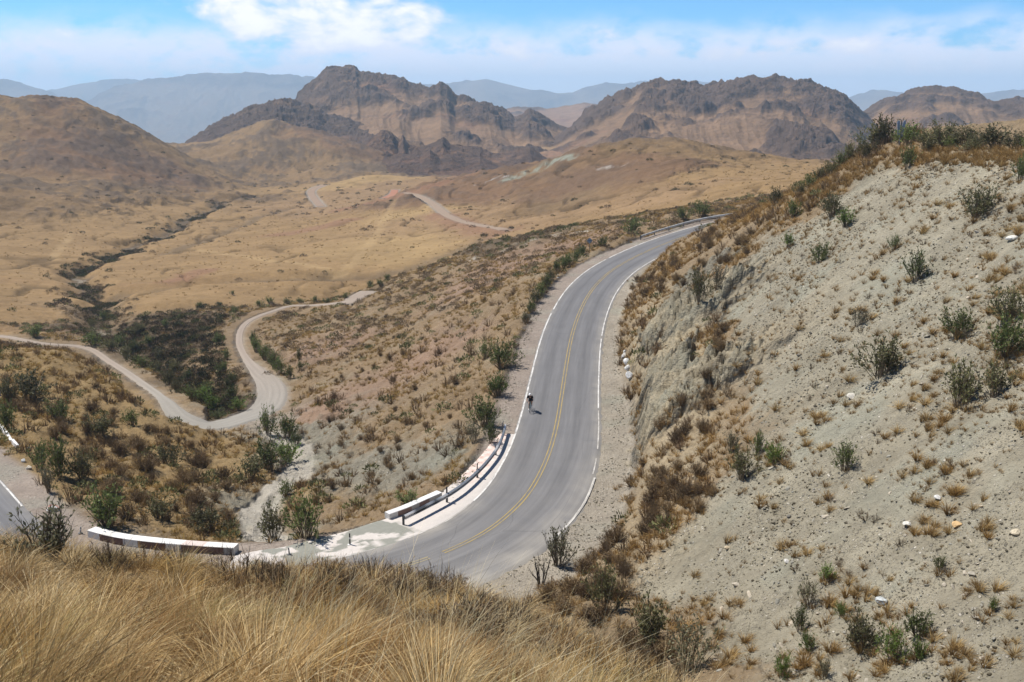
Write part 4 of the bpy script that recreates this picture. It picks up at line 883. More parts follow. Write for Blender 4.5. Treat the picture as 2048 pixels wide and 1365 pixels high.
# ------------------------------------------------------------------ plants and stones: prototypes
def plant_mat(name, rough=.8, trans=.25, var=.35):
    mt, t, b = new_mat(name, rough, .15); a = t.attr('Col').outputs['Color']
    oi = t.new('ShaderNodeObjectInfo').outputs['Random']; n = t.noise(t.pos(), .8, 3)
    c = t.mix(1., a, t.mix(oi, (1-var, 1-var, 1-var*.9), (1+var, 1+var, 1+var*.7)), 'MULTIPLY'); c = t.mix(1., c, t.mix(n, (.8, .8, .8), (1.2, 1.2, 1.2)), 'MULTIPLY')
    t.set(b.inputs['Base Color'], c)
    if trans:
        tr = t.new('ShaderNodeBsdfTranslucent', i_Color=c); mx = t.new('ShaderNodeMixShader', i_0=trans); t.l.new(b.outputs[0], mx.inputs[1]); t.l.new(tr.outputs[0], mx.inputs[2]); t.l.new(mx.outputs[0], t.n['Material Output'].inputs[0])
    return mt
M_LEAF = plant_mat('leaves', .6, .25); M_TWIG = plant_mat('twigs', .9, 0, .25); M_GRASS = plant_mat('dry_grass', .75, .30, .2); M_BRUSH = plant_mat('brush', .9, .1)
def stone_mat():
    mt, t, b = new_mat('stone', .9, .15); a = t.attr('Col').outputs['Color']; oi = t.new('ShaderNodeObjectInfo').outputs['Random']
    p = t.pos(); n = t.noise(p, 7, 6, .7)
    c = t.mix(oi, (.24, .235, .20), (.50, .43, .33)); c = t.mix(1., c, t.mix(n, (.7, .7, .7), (1.3, 1.3, 1.3)), 'MULTIPLY'); c = t.mix(1., c, a, 'MULTIPLY')
    t.set(b.inputs['Base Color'], c); t.set(b.inputs['Normal'], t.bump(n, .6, .05)); return mt
M_STONE = stone_mat()
def unit(v): return v/np.maximum(np.linalg.norm(v, axis=-1, keepdims=True), 1e-9)
def ribbons(P, wid, side):
    """P (n,k,3) centre lines -> tapered strips"""
    n, k, _ = P.shape; w = wid[:, None, None]*np.linspace(1, .12, k)[None, :, None]
    V = np.stack([P-side[:, None]*w/2, P+side[:, None]*w/2], 2).reshape(n, k*2, 3)
    q = np.array([[2*i, 2*i+1, 2*i+3, 2*i+2] for i in range(k-1)]); F = (np.arange(n)[:, None, None]*(2*k)+q[None]).reshape(-1, 4)
    return V.reshape(-1, 3), F
def tuft(seed, nb, L=.55, w=.012, k=4, spread=.9, rootr=.10, tint=((.50, .34, .14), (.26, .155, .06), (.62, .48, .25)), wind=(.12, -.03), olive=0.):
    g = np.random.default_rng(seed); a = g.uniform(0, 2*np.pi, nb); lean = np.abs(g.normal(0, .5, nb))*spread; ln = L*g.uniform(.55, 1.15, nb)
    base = np.stack([np.cos(a), np.sin(a)], 1)*(rootr*np.sqrt(g.uniform(0, 1, nb)))[:, None]
    d = np.stack([np.cos(a)*np.sin(lean), np.sin(a)*np.sin(lean), np.cos(lean)], 1); d[:, 0] += wind[0]; d[:, 1] += wind[1]; d = unit(d)
    droop = g.uniform(.15, .7, nb)*spread
    t = np.linspace(0, 1, k); P = np.zeros((nb, k, 3)); P[..., :2] = base[:, None]
    P += d[:, None]*(ln[:, None]*t[None])[..., None]
    out = np.stack([np.cos(a)+wind[0]*2, np.sin(a)+wind[1]*2], 1); P[..., :2] += out[:, None]*(droop*ln)[:, None, None]*(t**2)[None, :, None]*.55; P[..., 2] -= (droop*ln)[:, None]*(t**2.2)[None]*.42
    P[:, 0, 2] -= .04
    side = unit(np.cross(d, np.stack([g.normal(size=nb), g.normal(size=nb), g.normal(size=nb)*.3], 1)))
    V, F = ribbons(P, w*g.uniform(.7, 1.3, nb), side)
    tn = np.array(tint); m = g.uniform(0, 1, nb)[:, None]; c = np.where(m < .5, tn[0]*(1-2*m)+tn[1]*2*m, tn[1]*0+tn[0]*(2-2*m)+tn[2]*(2*m-1))
    if olive: c = c*(1-olive)+np.array([.16, .17, .05])*olive
    tt = np.repeat(np.linspace(.62, 1.12, k), 2)                       # blade colour runs from darker at the root to lighter at the tip
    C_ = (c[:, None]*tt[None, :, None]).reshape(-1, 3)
    return V, F, C_
def leaves(P, D, L, W, g, cols):
    n = len(P); s = unit(np.cross(D, g.normal(size=(n, 3)))); L = L*g.uniform(.6, 1.3, n)[:, None]; W = W*g.uniform(.7, 1.2, n)[:, None]
    V = np.stack([P, P+D*L*.5-s*W/2, P+D*L, P+D*L*.5+s*W/2], 1).reshape(-1, 3); F = np.arange(n*4).reshape(n, 4)
    m = g.uniform(0, 1, n)[:, None]; c = np.array(cols[0])*(1-m)+np.array(cols[1])*m
    return V, F, np.repeat(c, 4, 0)
def broom(seed, nst=34, h=1., spread=.55, kids=3, k=5, r=.012, curve=.25):
    """stems rising from one root, with side twigs: (n,k,3) centre lines"""
    g = np.random.default_rng(seed); a = g.uniform(0, 2*np.pi, nst); ln = np.abs(g.normal(0, 1, nst))*spread*.75; ln = np.minimum(ln, 1.25); L = h*g.uniform(.6, 1.05, nst)*(1-.18*ln)
    d = np.stack([np.cos(a)*np.sin(ln), np.sin(a)*np.sin(ln), np.cos(ln)], 1); t = np.linspace(0, 1, k)
    P = d[:, None]*(L[:, None]*t[None])[..., None]+np.stack([np.cos(a), np.sin(a), 0*a], 1)[:, None]*.07
    P[..., 2] += (curve*L)[:, None]*(t**2)[None]*np.sin(ln)[:, None]*.6; P += np.cumsum(g.normal(0, .016*h, (nst, k, 3)), 1); P[:, 0, 2] = -.08
    out = [P]; ws = [np.full(nst, r*2)]
    for j in range(kids):
        i = g.integers(0, nst, nst*2); s = g.uniform(.3, .9, nst*2); f = s*(k-1); i0 = f.astype(int).clip(0, k-2); b0 = P[i, i0]*(1-(f-i0))[:, None]+P[i, i0+1]*(f-i0)[:, None]
        dd = unit(d[i]*.8+g.normal(0, .55, (nst*2, 3))+np.array([0, 0, .35])); LL = h*g.uniform(.14, .34, nst*2)
        out.append(b0[:, None]+dd[:, None]*(LL[:, None]*t[None])[..., None]+np.cumsum(g.normal(0, .008*h, (nst*2, k, 3)), 1)); ws.append(np.full(nst*2, r))
    P = np.concatenate(out); return P, np.concatenate(ws), g
def stems_mesh(P, w, g, c=((.17, .13, .09), (.30, .24, .17))):
    n = len(P); V = []; F = []; base = 0
    for q in range(2):
        s = unit(np.cross(P[:, -1]-P[:, 0], g.normal(size=(n, 3)))); v, f = ribbons(P, w, s); V.append(v); F.append(f+base); base += len(v)
    m = g.uniform(0, 1, n)[:, None]; cc = np.repeat(np.array(c[0])*(1-m)+np.array(c[1])*m, P.shape[1]*2, 0)
    return np.vstack(V), np.vstack(F), np.vstack([cc, cc])
GREEN = ((.085, .115, .035), (.20, .235, .085)); OLIVE = ((.10, .105, .045), (.21, .195, .10)); BRIGHT = ((.09, .15, .03), (.21, .28, .075)); GREY = ((.13, .13, .085), (.25, .24, .155))
def shrub_proto(seed, h, spread, nst, nleaf, cols, L=.075, W=.03):
    P, w, g = broom(seed, nst, h, spread); sv = stems_mesh(P, w, g)
    i = g.integers(0, len(P), nleaf); s = np.where(i < nst, g.uniform(.35, 1, nleaf), g.uniform(.1, 1, nleaf)); k = P.shape[1]; f = s*(k-1); i0 = f.astype(int).clip(0, k-2)
    b0 = P[i, i0]*(1-(f-i0))[:, None]+P[i, i0+1]*(f-i0)[:, None]; d = unit(unit(P[i, -1]-P[i, 0])*.7+g.normal(0, .6, (nleaf, 3))+np.array([0, 0, .3]))
    return sv, leaves(b0, d, L*h**.5, W*h**.5, g, cols)
PROTO = {}
for nm, cols, var in (('green', GREEN, 4), ('olive', OLIVE, 4), ('bright', BRIGHT, 3), ('grey', GREY, 3)):
    PROTO[nm] = []
    for i in range(var):
        sv, lv = shrub_proto(100+i*7+len(nm)*31, 1., (.62, .8, .5, .72)[i], (30, 36, 26, 34)[i], (1100, 1300, 850, 1000)[i]*(1 if nm != 'grey' else .45).__trunc__() if False else int((1100, 1300, 850, 1000)[i]*(1 if nm != 'grey' else .5)), cols, .085, .036)
        PROTO[nm].append((mesh_np('stems', *sv[:2], sv[2], M_TWIG, False), mesh_np('foliage', *lv[:2], lv[2], M_LEAF, False)))
PROTO['dry'] = []
for i in range(4):
    P, w, g = broom(300+i, 60, 1., .85, 4, 4, .016); v1 = stems_mesh(P, w, g, ((.20, .14, .085), (.36, .265, .165)))
    i_ = g.integers(0, len(P), 500); s = g.uniform(.3, 1, 500); kx = P.shape[1]; f = s*(kx-1); i0 = f.astype(int).clip(0, kx-2); b0 = P[i_, i0]
    v2 = leaves(b0, unit(g.normal(size=(500, 3))+np.array([0, 0, .4])), .07, .03, g, ((.17, .12, .06), (.33, .235, .125)))
    PROTO['dry'].append(mesh_np('dry_shrub', np.vstack([v1[0], v2[0]]), np.vstack([v1[1], v2[1]+len(v1[0])]), np.vstack([v1[2], v2[2]]), M_BRUSH, False))
ORANGE = ((.40, .245, .085), (.22, .125, .05), (.52, .37, .17))
PROTO['tuft'] = [mesh_np('grass_tuft', *(lambda q: (q[0], q[1], q[2]))(tuft(500+i, 110, .5, .020, 4, (1.0, 1.15, .85, 1.0, 1.2)[i], .09, ORANGE if i % 2 else ((.46, .31, .125), (.25, .15, .06), (.60, .46, .24)))), M_GRASS, False) for i in range(5)]
def rock_mesh(seed, flat=.6, name='stone', tint=(1, 1, 1), sub=2):
    import bmesh
    g = np.random.default_rng(seed); bm = bmesh.new(); bmesh.ops.create_icosphere(bm, subdivisions=sub, radius=.5) if sub > 1 else bmesh.ops.create_icosphere(bm, subdivisions=1, radius=.52)
    pl = [unit(g.normal(size=3)) for _ in range(11)]; ds = g.uniform(.26, .42, 11)
    for v in bm.verts:
        c = np.array(v.co)
        for n, d in zip(pl, ds):
            x = c@n
            if x > d: c = c-n*(x-d)*.94
        c = c*np.array([1, g.uniform(.62, .64)+.1, flat])+g.normal(0, .008, 3); v.co = Vector(c)
    V = np.array([v.co for v in bm.verts]); F = np.array([[v.index for v in f.verts] for f in bm.faces]); bm.free()
    return mesh_np(name, V, F, np.ones((len(V), 3))*np.array(tint), M_STONE, False)
PROTO['stone'] = [rock_mesh(700+i, (.45, .6, .38, .7, .5, .3)[i]) for i in range(6)]
# ------------------------------------------------------------------ where the ground is bare
def grass_at(x, y):
    t = np.arctan2(x, y); r = np.log(np.hypot(x, y)); i = np.clip(np.searchsorted(TH, t), 0, nT-1); j = np.clip(np.searchsorted(RHO, r), 0, nR-1); return AUX[i, j, 1]
def nearest_cls(x, y):
    t = np.arctan2(x, y); r = np.log(np.hypot(x, y)); w1 = fbm(t*60, r*60, 4)*.035; w2 = fbm(t*60+50, r*60+9, 4)*.035
    Q = np.stack([t+w1, (r+w2)*.8], 1); out = np.empty(len(x), int)
    for a in range(0, len(x), 20000):
        q = Q[a:a+20000]; out[a:a+20000] = CC[np.argmin((q[:, None, 0]-XS[None, :, 0])**2+(q[:, None, 1]-XS[None, :, 1])**2, 1)]
    return out
def road_dist(x, y):
    d = np.full(len(x), 1e9)
    for P, st_ in [(ROAD, 3)]+[(P, 3) for P in DIRT]:
        for k_ in range(0, len(P), st_): d = np.minimum(d, (x-P[k_, 0])**2+(y-P[k_, 1])**2)
    return np.sqrt(d)
def slope_n(x, y, e=.6):
    zx = (H(x+e, y)-H(x-e, y))/(2*e); zy = (H(x, y+e)-H(x, y-e))/(2*e); return zx, zy
PLACED = []
def free(p, r):
    for q in PLACED:
        if (q[0]-p[0])**2+(q[1]-p[1])**2 < (r+q[2])**2*.3: return False
    return True
def shrub(kind, p, h, wr, label, group=None, k=None, rz=None):
    k = random.randrange(len(PROTO[kind])) if k is None else k % len(PROTO[kind]); rz = random.uniform(0, 6.28) if rz is None else rz
    if kind == 'dry':
        o = link('dry_shrub', PROTO['dry'][k], None, tuple(p)); tag(o, label, 'shrub', group)
    else:
        o = root('green_shrub', p); tag(o, label, 'shrub', group); s_, f_ = PROTO[kind][k]
        link('stems', s_, o); link('foliage', f_, o)
    o.rotation_euler = (random.uniform(-.08, .08), random.uniform(-.08, .08), rz); o.scale = (h*wr, h*wr*random.uniform(.8, 1.2), h); PLACED.append((p[0], p[1], h*wr*.6)); return o
def shrub_px(kind, px, py, w, h, label, group=None, rmin=10):
    p = hit(px, py, rmin)
    if p is None: return None
    dep = p[1]*CP-p[2]*SP; hh = h/FPX*dep*1.08; ww = w/FPX*dep
    p[2] -= .05*hh
    return shrub(kind, p, hh, min(max(ww/max(hh, .1)/1.05, .55), 1.9), label, group)
S = 'scree slope'
for a in [('green', 1832, 562, 56, 62, 'dark green shrub standing alone on the upper middle of the pale scree'), ('olive', 1760, 752, 100, 82, 'broad olive shrub with straw grass at its foot mid scree'), ('green', 1640, 524, 46, 40, 'rounded green shrub below the ledge vegetation high on the scree'),
          ('grey', 1715, 652, 42, 38, 'thin pale grey shrub on bare scree below the lone dark shrub'), ('green', 1918, 672, 80, 58, 'low spreading green shrub between mid scree and the right edge'), ('olive', 2020, 640, 70, 70, 'upper olive shrub of the pair cut by the right edge'),
          ('green', 2010, 712, 90, 85, 'large green shrub, lower of the pair at the right edge'), ('olive', 1918, 812, 84, 92, 'tall olive shrub with brown grass at its base, right part of the scree'), ('olive', 1990, 792, 80, 70, 'wide olive shrub beside the tall brown based one near the right edge'),
          ('grey', 1462, 905, 40, 46, 'greyish shrub at the edge of the brown ledge, left of two green ones'), ('green', 1515, 908, 44, 50, 'upright green shrub right of the ledge, above a small leafy one'), ('bright', 1550, 928, 42, 44, 'small bright leafy shrub casting a shadow right of the ledge'), ('olive', 1485, 958, 66, 66, 'brownish green shrub in orange grass just below the ledge'),
          ('green', 1690, 938, 54, 58, 'loose green shrub over an orange grass patch in mid scree'), ('bright', 1650, 1160, 30, 36, 'small bright green shrub alone on the bare lower scree'), ('grey', 1618, 1215, 54, 62, 'tall sparse grey green shrub on the lower scree'), ('green', 1600, 1262, 46, 56, 'narrow green shrub directly below the tall sparse grey one'),
          ('bright', 1616, 1303, 40, 42, 'leafy bright shrub at the lower end of a column of three'), ('bright', 1682, 1232, 24, 28, 'tiny bright green shrub right of the column of three'), ('olive', 1722, 1300, 80, 78, 'wide olive shrub with straw tufts at its feet on the lower scree'), ('bright', 1790, 1320, 60, 66, 'bright green shrub right of the wide olive one near the bottom edge'),
          ('green', 1834, 1268, 60, 54, 'leafy green shrub above and right of the bright one near the bottom'), ('bright', 1836, 1322, 36, 52, 'thin bright shrub, lowest of the cluster near the bottom edge'), ('bright', 1986, 1222, 24, 32, 'tiny leafy shrub alone near the right end of the lower scree'), ('bright', 1566, 1352, 36, 48, 'bright upright shrub on the bottom edge of the scree'), ('green', 1878, 1135, 30, 26, 'small dark shrub beside scattered rocks on the right lower scree'),
          ('grey', 1650, 1355, 44, 40, 'grey sparse shrub at the bottom edge of the scree'), ('olive', 1300, 1292, 90, 104, 'big brown green shrub at the foot of the scree gully'), ('grey', 1372, 1340, 130, 118, 'largest greyish shrub filling the gully between grass hill and scree'), ('olive', 1206, 1222, 84, 104, 'tall green brown shrub at the right end of the roadside brush'), ('grey', 1117, 1132, 68, 86, 'pale fan shaped shrub beside the inside edge of the bend'),
          ('olive', 1400, 603, 40, 66, 'dark upright shrub on top of the pale cliff'), ('grey', 1434, 580, 36, 52, 'grey green shrub right of the dark one above the cliff'), ('bright', 1692, 452, 50, 38, 'bright green shrub among orange grass below the crest'), ('green', 1586, 436, 40, 36, 'dark green shrub near the end of the upper road'), ('olive', 1552, 408, 30, 34, 'small olive shrub on the skyline above the far guardrail'), ('olive', 1664, 432, 56, 46, 'greyish olive shrub left of the bright one below the crest'),
          ('olive', 1955, 432, 84, 62, 'large olive shrub in straw grass high on the right of the scree'), ('green', 2040, 362, 36, 52, 'dark shrub cut by the right edge below the crest'), ('green', 1788, 500, 30, 30, 'small green shrub on bare scree above the lone dark one'), ('bright', 1578, 494, 24, 28, 'small bright shrub at the lower edge of the orange grass'),
          ('green', 1262, 470, 40, 34, 'round green shrub at the near end of the far guardrail'), ('green', 1366, 440, 28, 26, 'smaller green shrub behind the far guardrail'), ('green', 1401, 434, 40, 32, 'larger green shrub behind the far guardrail'), ('green', 1204, 494, 26, 22, 'low green shrub right of the diamond sign on the shoulder'),
          ('green', 1006, 737, 56, 58, 'green shrub above the gully beside the road shoulder'), ('green', 970, 718, 36, 40, 'small green shrub left of the one by the road shoulder'), ('bright', 995, 792, 46, 46, 'green shrub on grey gravel left of the cyclist'), ('green', 968, 852, 60, 60, 'upright green shrub left of the top end of the guardrail'), ('green', 982, 888, 44, 50, 'bushy green shrub touching the pink pavement behind the guardrail'), ('grey', 948, 886, 40, 46, 'pale thin shrub on the bank below the guardrail'),
          ('green', 536, 868, 36, 56, 'narrow dark shrub at the edge of the dirt road bend'), ('green', 573, 878, 44, 52, 'second dark shrub right of the narrow one by the dirt road bend'), ('green', 592, 890, 26, 26, 'small dark shrub between gully gravel and two taller ones'), ('olive', 500, 958, 66, 46, 'left shrub of the green clump above the gully bed'), ('green', 540, 940, 84, 62, 'large green shrub in the clump right of the golden spur'), ('bright', 575, 925, 60, 44, 'yellowish green shrub at the right end of the gully clump'), ('green', 572, 992, 40, 36, 'small shrub on the gully bank under the green clump'),
          ('olive', 548, 1078, 70, 74, 'brownish green shrub on the left lip of the culvert'), ('green', 612, 1075, 96, 92, 'biggest green shrub beside the culvert mouth'), ('green', 820, 1008, 60, 30, 'low green thicket behind the short parapet'),
          ('green', 218, 1050, 100, 84, 'big dark green shrub behind the left end of the long parapet'), ('green', 80, 938, 54, 58, 'round dark shrub on the gravel beside white stones'), ('green', 118, 954, 50, 80, 'tall narrow green shrub right of the round dark one'), ('grey', 98, 986, 36, 54, 'sparse pale shrub on the gravel by the lower road'), ('olive', 60, 800, 100, 58, 'wide brown olive shrub across the left end of the golden spur'), ('olive', 15, 800, 50, 46, 'olive shrub by the blue sign at the left edge'), ('green', 20, 862, 36, 66, 'tall dark shrub over the broken white kerb'),
          ('green', 72, 674, 46, 26, 'lone green shrub where the dirt road leaves the view on the left'), ('green', 186, 690, 36, 26, 'dark shrub by the dirt road at the head of the brushy gully'), ('green', 120, 840, 56, 44, 'olive green shrub in golden grass on the spur top left'), ('olive', 200, 870, 60, 42, 'low olive shrub in the middle of the golden spur'), ('green', 262, 850, 44, 34, 'dark shrub near the ridge of the golden spur'), ('olive', 340, 930, 60, 44, 'olive shrub on the right flank of the golden spur'), ('olive', 165, 960, 60, 60, 'tangled olive shrub above the big dark shrub by the parapet'), ('olive', 420, 1060, 90, 50, 'wide olive brush behind the right half of the long parapet'), ('olive', 320, 1040, 80, 50, 'olive brush behind the middle of the long parapet')]:
    kind, px, py, w, h, lab = a; shrub_px(kind, px, py, w, h, lab)
for a in [(505, 688, 22, 26), (512, 705, 30, 32), (530, 720, 30, 34), (548, 735, 34, 38), (560, 748, 30, 36), (580, 758, 24, 30), (600, 720, 16, 24), (600, 740, 18, 20)]: shrub_px('green', *a, 'dark green bush in the row along the inner bank of the dirt road', 'bushes on the inner bank of the dirt road')
for a in [(440, 690, 28, 26), (452, 720, 26, 24), (447, 745, 26, 24), (465, 770, 26, 28), (462, 800, 34, 30), (478, 822, 34, 28), (440, 812, 26, 22), (405, 805, 40, 36), (425, 822, 40, 36), (385, 800, 34, 30), (415, 790, 30, 28), (435, 838, 40, 18)]: shrub_px('bright' if a[0] in (405, 478, 425) else 'green', *a, 'green bush in the hollow inside the dirt road loop', 'bushes in the hollow of the dirt road loop')
for a in [(220, 700, 30, 22), (250, 715, 30, 24), (285, 735, 34, 24), (310, 745, 34, 26), (335, 770, 36, 30), (355, 785, 36, 30), (240, 690, 26, 20), (270, 700, 26, 22), (300, 690, 26, 20), (320, 720, 30, 24), (350, 745, 30, 26), (375, 760, 26, 22), (280, 665, 26, 20), (330, 655, 26, 18), (210, 640, 22, 18), (185, 655, 22, 18)]: shrub_px('olive' if a[0] % 3 else 'green', *a, 'dark bush in the brushy side gully left of the dirt road loop', 'bushes in the side gully')
for a in [(1150, 522, 26, 24), (1138, 530, 24, 24), (1126, 538, 26, 26), (1114, 545, 24, 24), (1104, 562, 26, 26), (1094, 575, 26, 28), (1082, 590, 28, 26), (1072, 606, 26, 26), (1062, 625, 24, 26), (1052, 645, 24, 22), (1165, 510, 22, 20)]: shrub_px('green' if a[0] % 4 else 'olive', *a, 'green bush in the strip along the outer shoulder of the upper road', 'bushes along the outer shoulder')
for a in [(1700, 318, 40, 36), (1720, 305, 50, 44), (1748, 295, 60, 50), (1772, 286, 60, 54), (1800, 286, 40, 30), (1818, 290, 66, 44), (1850, 290, 50, 30), (1886, 290, 70, 46), (1905, 296, 40, 26), (1930, 290, 70, 40), (1960, 294, 50, 28), (1990, 296, 76, 46), (2032, 300, 60, 36), (2055, 302, 50, 30), (1680, 335, 36, 34), (1660, 352, 34, 30), (1640, 362, 32, 28), (1620, 376, 30, 26), (1815, 338, 44, 46), (1600, 390, 28, 24), (1735, 318, 44, 36), (1865, 302, 46, 22), (1940, 304, 46, 24)]: shrub_px('olive' if a[0] % 3 else 'green', *a, 'olive green bush in the dense row along the crest of the right slope', 'bushes along the crest')
for a in [(690, 598, 16, 12), (740, 572, 18, 12), (760, 570, 16, 12), (775, 560, 20, 12), (520, 612, 20, 12), (540, 606, 22, 12), (575, 608, 24, 12), (600, 606, 22, 10), (630, 604, 26, 12), (655, 606, 26, 10), (470, 625, 18, 12), (465, 590, 12, 9), (400, 612, 18, 8), (440, 612, 16, 8)]: shrub_px('green', *a, 'small green bush by the far bend of the dirt road', 'bushes at the far bend of the dirt road')
# dry shrubs of the roadside brush, the ledge and the spur: too alike to tell apart
def poly_pts(poly, n, g):
    poly = np.array(poly, float); x0, y0 = poly.min(0); x1, y1 = poly.max(0); out = []
    while len(out) < n:
        x, y = g.uniform(x0, x1), g.uniform(y0, y1); c = False; j = len(poly)-1
        for i in range(len(poly)):
            if (poly[i, 1] > y) != (poly[j, 1] > y) and x < (poly[j, 0]-poly[i, 0])*(y-poly[i, 1])/(poly[j, 1]-poly[i, 1])+poly[i, 0]: c = not c
            j = i
        if c: out.append((x, y))
    return out
g = np.random.default_rng(21)
for poly, n, lab, grp, s0, s1, rm in (([(1065, 1140), (1150, 1100), (1240, 1080), (1250, 1180), (1235, 1250), (1090, 1240)], 34, 'brown dry shrub in the dense brush on the inside of the bend', 'dry shrubs inside the bend', .8, 1.3, 40),
        ([(1240, 980), (1300, 900), (1340, 800), (1420, 660), (1460, 650), (1420, 850), (1440, 980), (1400, 1060), (1280, 1080)], 54, 'brown dry shrub on the overgrown ledge above the cliff', 'dry shrubs on the ledge', .7, 1.2, 40),
        ([(1240, 560), (1300, 520), (1430, 450), (1560, 420), (1500, 520), (1380, 590), (1270, 640)], 40, 'brown dry shrub on the bank above the upper curve', 'dry shrubs on the upper bank', .7, 1.2, 60),
        ([(10, 750), (200, 790), (330, 850), (470, 960), (480, 1060), (250, 1040), (150, 900), (30, 850)], 60, 'dark dry shrub in the golden grass of the spur', 'dry shrubs on the golden spur', .8, 1.5, 50),
        ([(620, 1040), (700, 980), (860, 960), (960, 850), (900, 700), (700, 700), (620, 860)], 46, 'small brown shrub on the gully slope below the guardrail', 'dry shrubs on the gully slope', .5, .9, 60),
        ([(1255, 1270), (1330, 1300), (1420, 1360), (1300, 1364), (1240, 1290)], 14, 'grey brown twiggy shrub in the gully at the foot of the grass hill', 'dry shrubs in the near gully', .8, 1.3, 30)):
    for px, py in poly_pts(poly, n, g):
        p = hit(px, py, rm)
        if p is None or grass_at(p[:1], p[1:2])[0] < .03: continue
        h = g.uniform(s0, s1); p[2] -= .04; shrub('dry', p, h, g.uniform(.9, 1.35), lab, grp)
for px, py in poly_pts([(500, 1135), (720, 1140), (940, 1185), (1130, 1250), (1260, 1310), (1300, 1360), (1000, 1340), (760, 1260), (560, 1200)], 46, g):
    p = hit(px, py, 6)
    if p is None or math.hypot(p[0], p[1]) > 45: continue
    h = g.uniform(.22, .5); p[2] -= .03; shrub('dry', p, h, g.uniform(1.1, 1.7), 'low brown twiggy shrub among the straw tussocks on the brow of the grass hill', 'low shrubs on the grass hill')
# ------------------------------------------------------------------ stones
WSC = 1.2
WS = [('white painted stone standing highest in the row at the cliff foot', 1250, 706, .45), ('white painted stone, second from the top at the cliff foot', 1248, 716, .7), ('white painted stone in the middle of the row at the cliff foot', 1253, 728, .75), ('white painted stone, fourth from the top at the cliff foot', 1256, 740, .7), ('largest white painted stone at the lower end of the row at the cliff foot', 1261, 757, .95)]
mw = simple_mat('whitewash', (.50, .49, .46), .9, .2, .1, 4, c2=(.74, .74, .72), bump=.08)
for i, (lab, px, py, s) in enumerate(WS):
    p = hit(px, py, 40); me = rock_mesh(800+i, .9); me.materials.clear(); me.materials.append(mw); o = link('painted_stone', me, None, tuple(p+np.array([0, 0, s*.25]))); s *= WSC; o.scale = (s, s, s*1.2); o.rotation_euler = (.2*i, .1, i*1.3); tag(o, lab, 'stone', 'white painted stones at the cliff foot')
def uniq(lab, px, py, s, col, seed, flat=.6, rmin=30, nm='stone'):
    p = hit(px, py, rmin); me = rock_mesh(seed, flat); me.materials.clear(); me.materials.append(simple_mat('stone_'+str(seed), col, .9, .15, .18, 6, bump=.05)); o = link(nm, me, None, tuple(p+np.array([0, 0, s*.12]))); o.scale = (s, s, s); o.rotation_euler = (.15, -.2, seed*1.1); return tag(o, lab, 'stone')
o = uniq('white boulder with a faded red painted top beside the lower road', 108, 1022, 1.25, (.66, .63, .58), 811, .6); 
mt, t, b = new_mat('painted_boulder', .85, .2); q = t.new('ShaderNodeSeparateXYZ', i_0=t.obj()); n_ = t.noise(t.obj(), 5, 5, .6); t.set(b.inputs['Base Color'], t.mix(t.ramp(t.m('ADD', q.outputs[1], t.m('MULTIPLY', n_, .3)), .1, .16), (.68, .65, .60), (.52, .20, .14))); o.data.materials.clear(); o.data.materials.append(mt); o.rotation_euler = (0, 0, .3)
uniq('rounded cream stone by a grass tuft beside the lower road', 57, 938, .75, (.66, .60, .50), 812, .7); uniq('grey and white stone above the cream one by the lower road', 47, 924, .6, (.5, .5, .48), 813, .8); uniq('flat white slab below the broken kerb by the lower road', 57, 897, .6, (.66, .64, .6), 814, .25)
for lab, px, py, s, c, sd_ in [('pale blue grey slab lying on the lower scree', 1764, 1205, .85, (.42, .44, .43), 821), ('orange stone on the right part of the scree', 1914, 1052, .65, (.50, .34, .17), 822), ('cream stone near the right edge of the scree', 2033, 1068, .6, (.52, .45, .33), 823), ('white stone in mid scree below a straw tuft', 1875, 998, .6, (.56, .55, .52), 824), ('pale stone low in the middle of the bare scree', 1472, 1172, .6, (.54, .48, .38), 825), ('tan slab upper left of the bare scree patch', 1455, 1098, .55, (.45, .37, .25), 826), ('dark round stone on the bare scree', 1577, 1034, .42, (.15, .14, .12), 827),
                               ('white stone on the upper right of the scree', 2024, 480, .9, (.6, .58, .52), 828), ('pale slab between shrubs in mid scree', 1702, 796, .8, (.55, .52, .45), 829), ('whitish stone right of the tan slab on the lower scree', 1574, 1126, .5, (.56, .54, .5), 830), ('long pale stone on the lower right scree', 1815, 1051, .6, (.58, .56, .5), 831)]: uniq(lab, px, py, s, c, sd_, .42)
SCREE = [(1290, 1180), (1330, 1080), (1450, 980), (1480, 800), (1440, 600), (1560, 500), (1700, 400), (1850, 330), (2060, 330), (2060, 1364), (1450, 1364)]
g = np.random.default_rng(33); ns_ = 0
for px, py in poly_pts(SCREE, 700, g):
    if ns_ >= 225: break
    if 2.2*fbm(np.array([px/120.]), np.array([py/70.]), 3)[0]+.25*(py > 950) < g.uniform(-.3, .6): continue
    p = hit(px, py, 30)
    if p is None: continue
    s = .16+.30*g.uniform()**2.2; o = link('stone', PROTO['stone'][g.integers(6)], None, tuple(p+np.array([0, 0, s*.06]))); o.scale = (s*g.uniform(.8, 1.5), s, s*g.uniform(.6, 1)); o.rotation_euler = (g.uniform(-.4, .4), g.uniform(-.9, -.2), g.uniform(0, 6.3)); ns_ += 1
    tag(o, 'small angular pale stone lying loose on the scree slope', 'stone', 'loose stones on the scree')
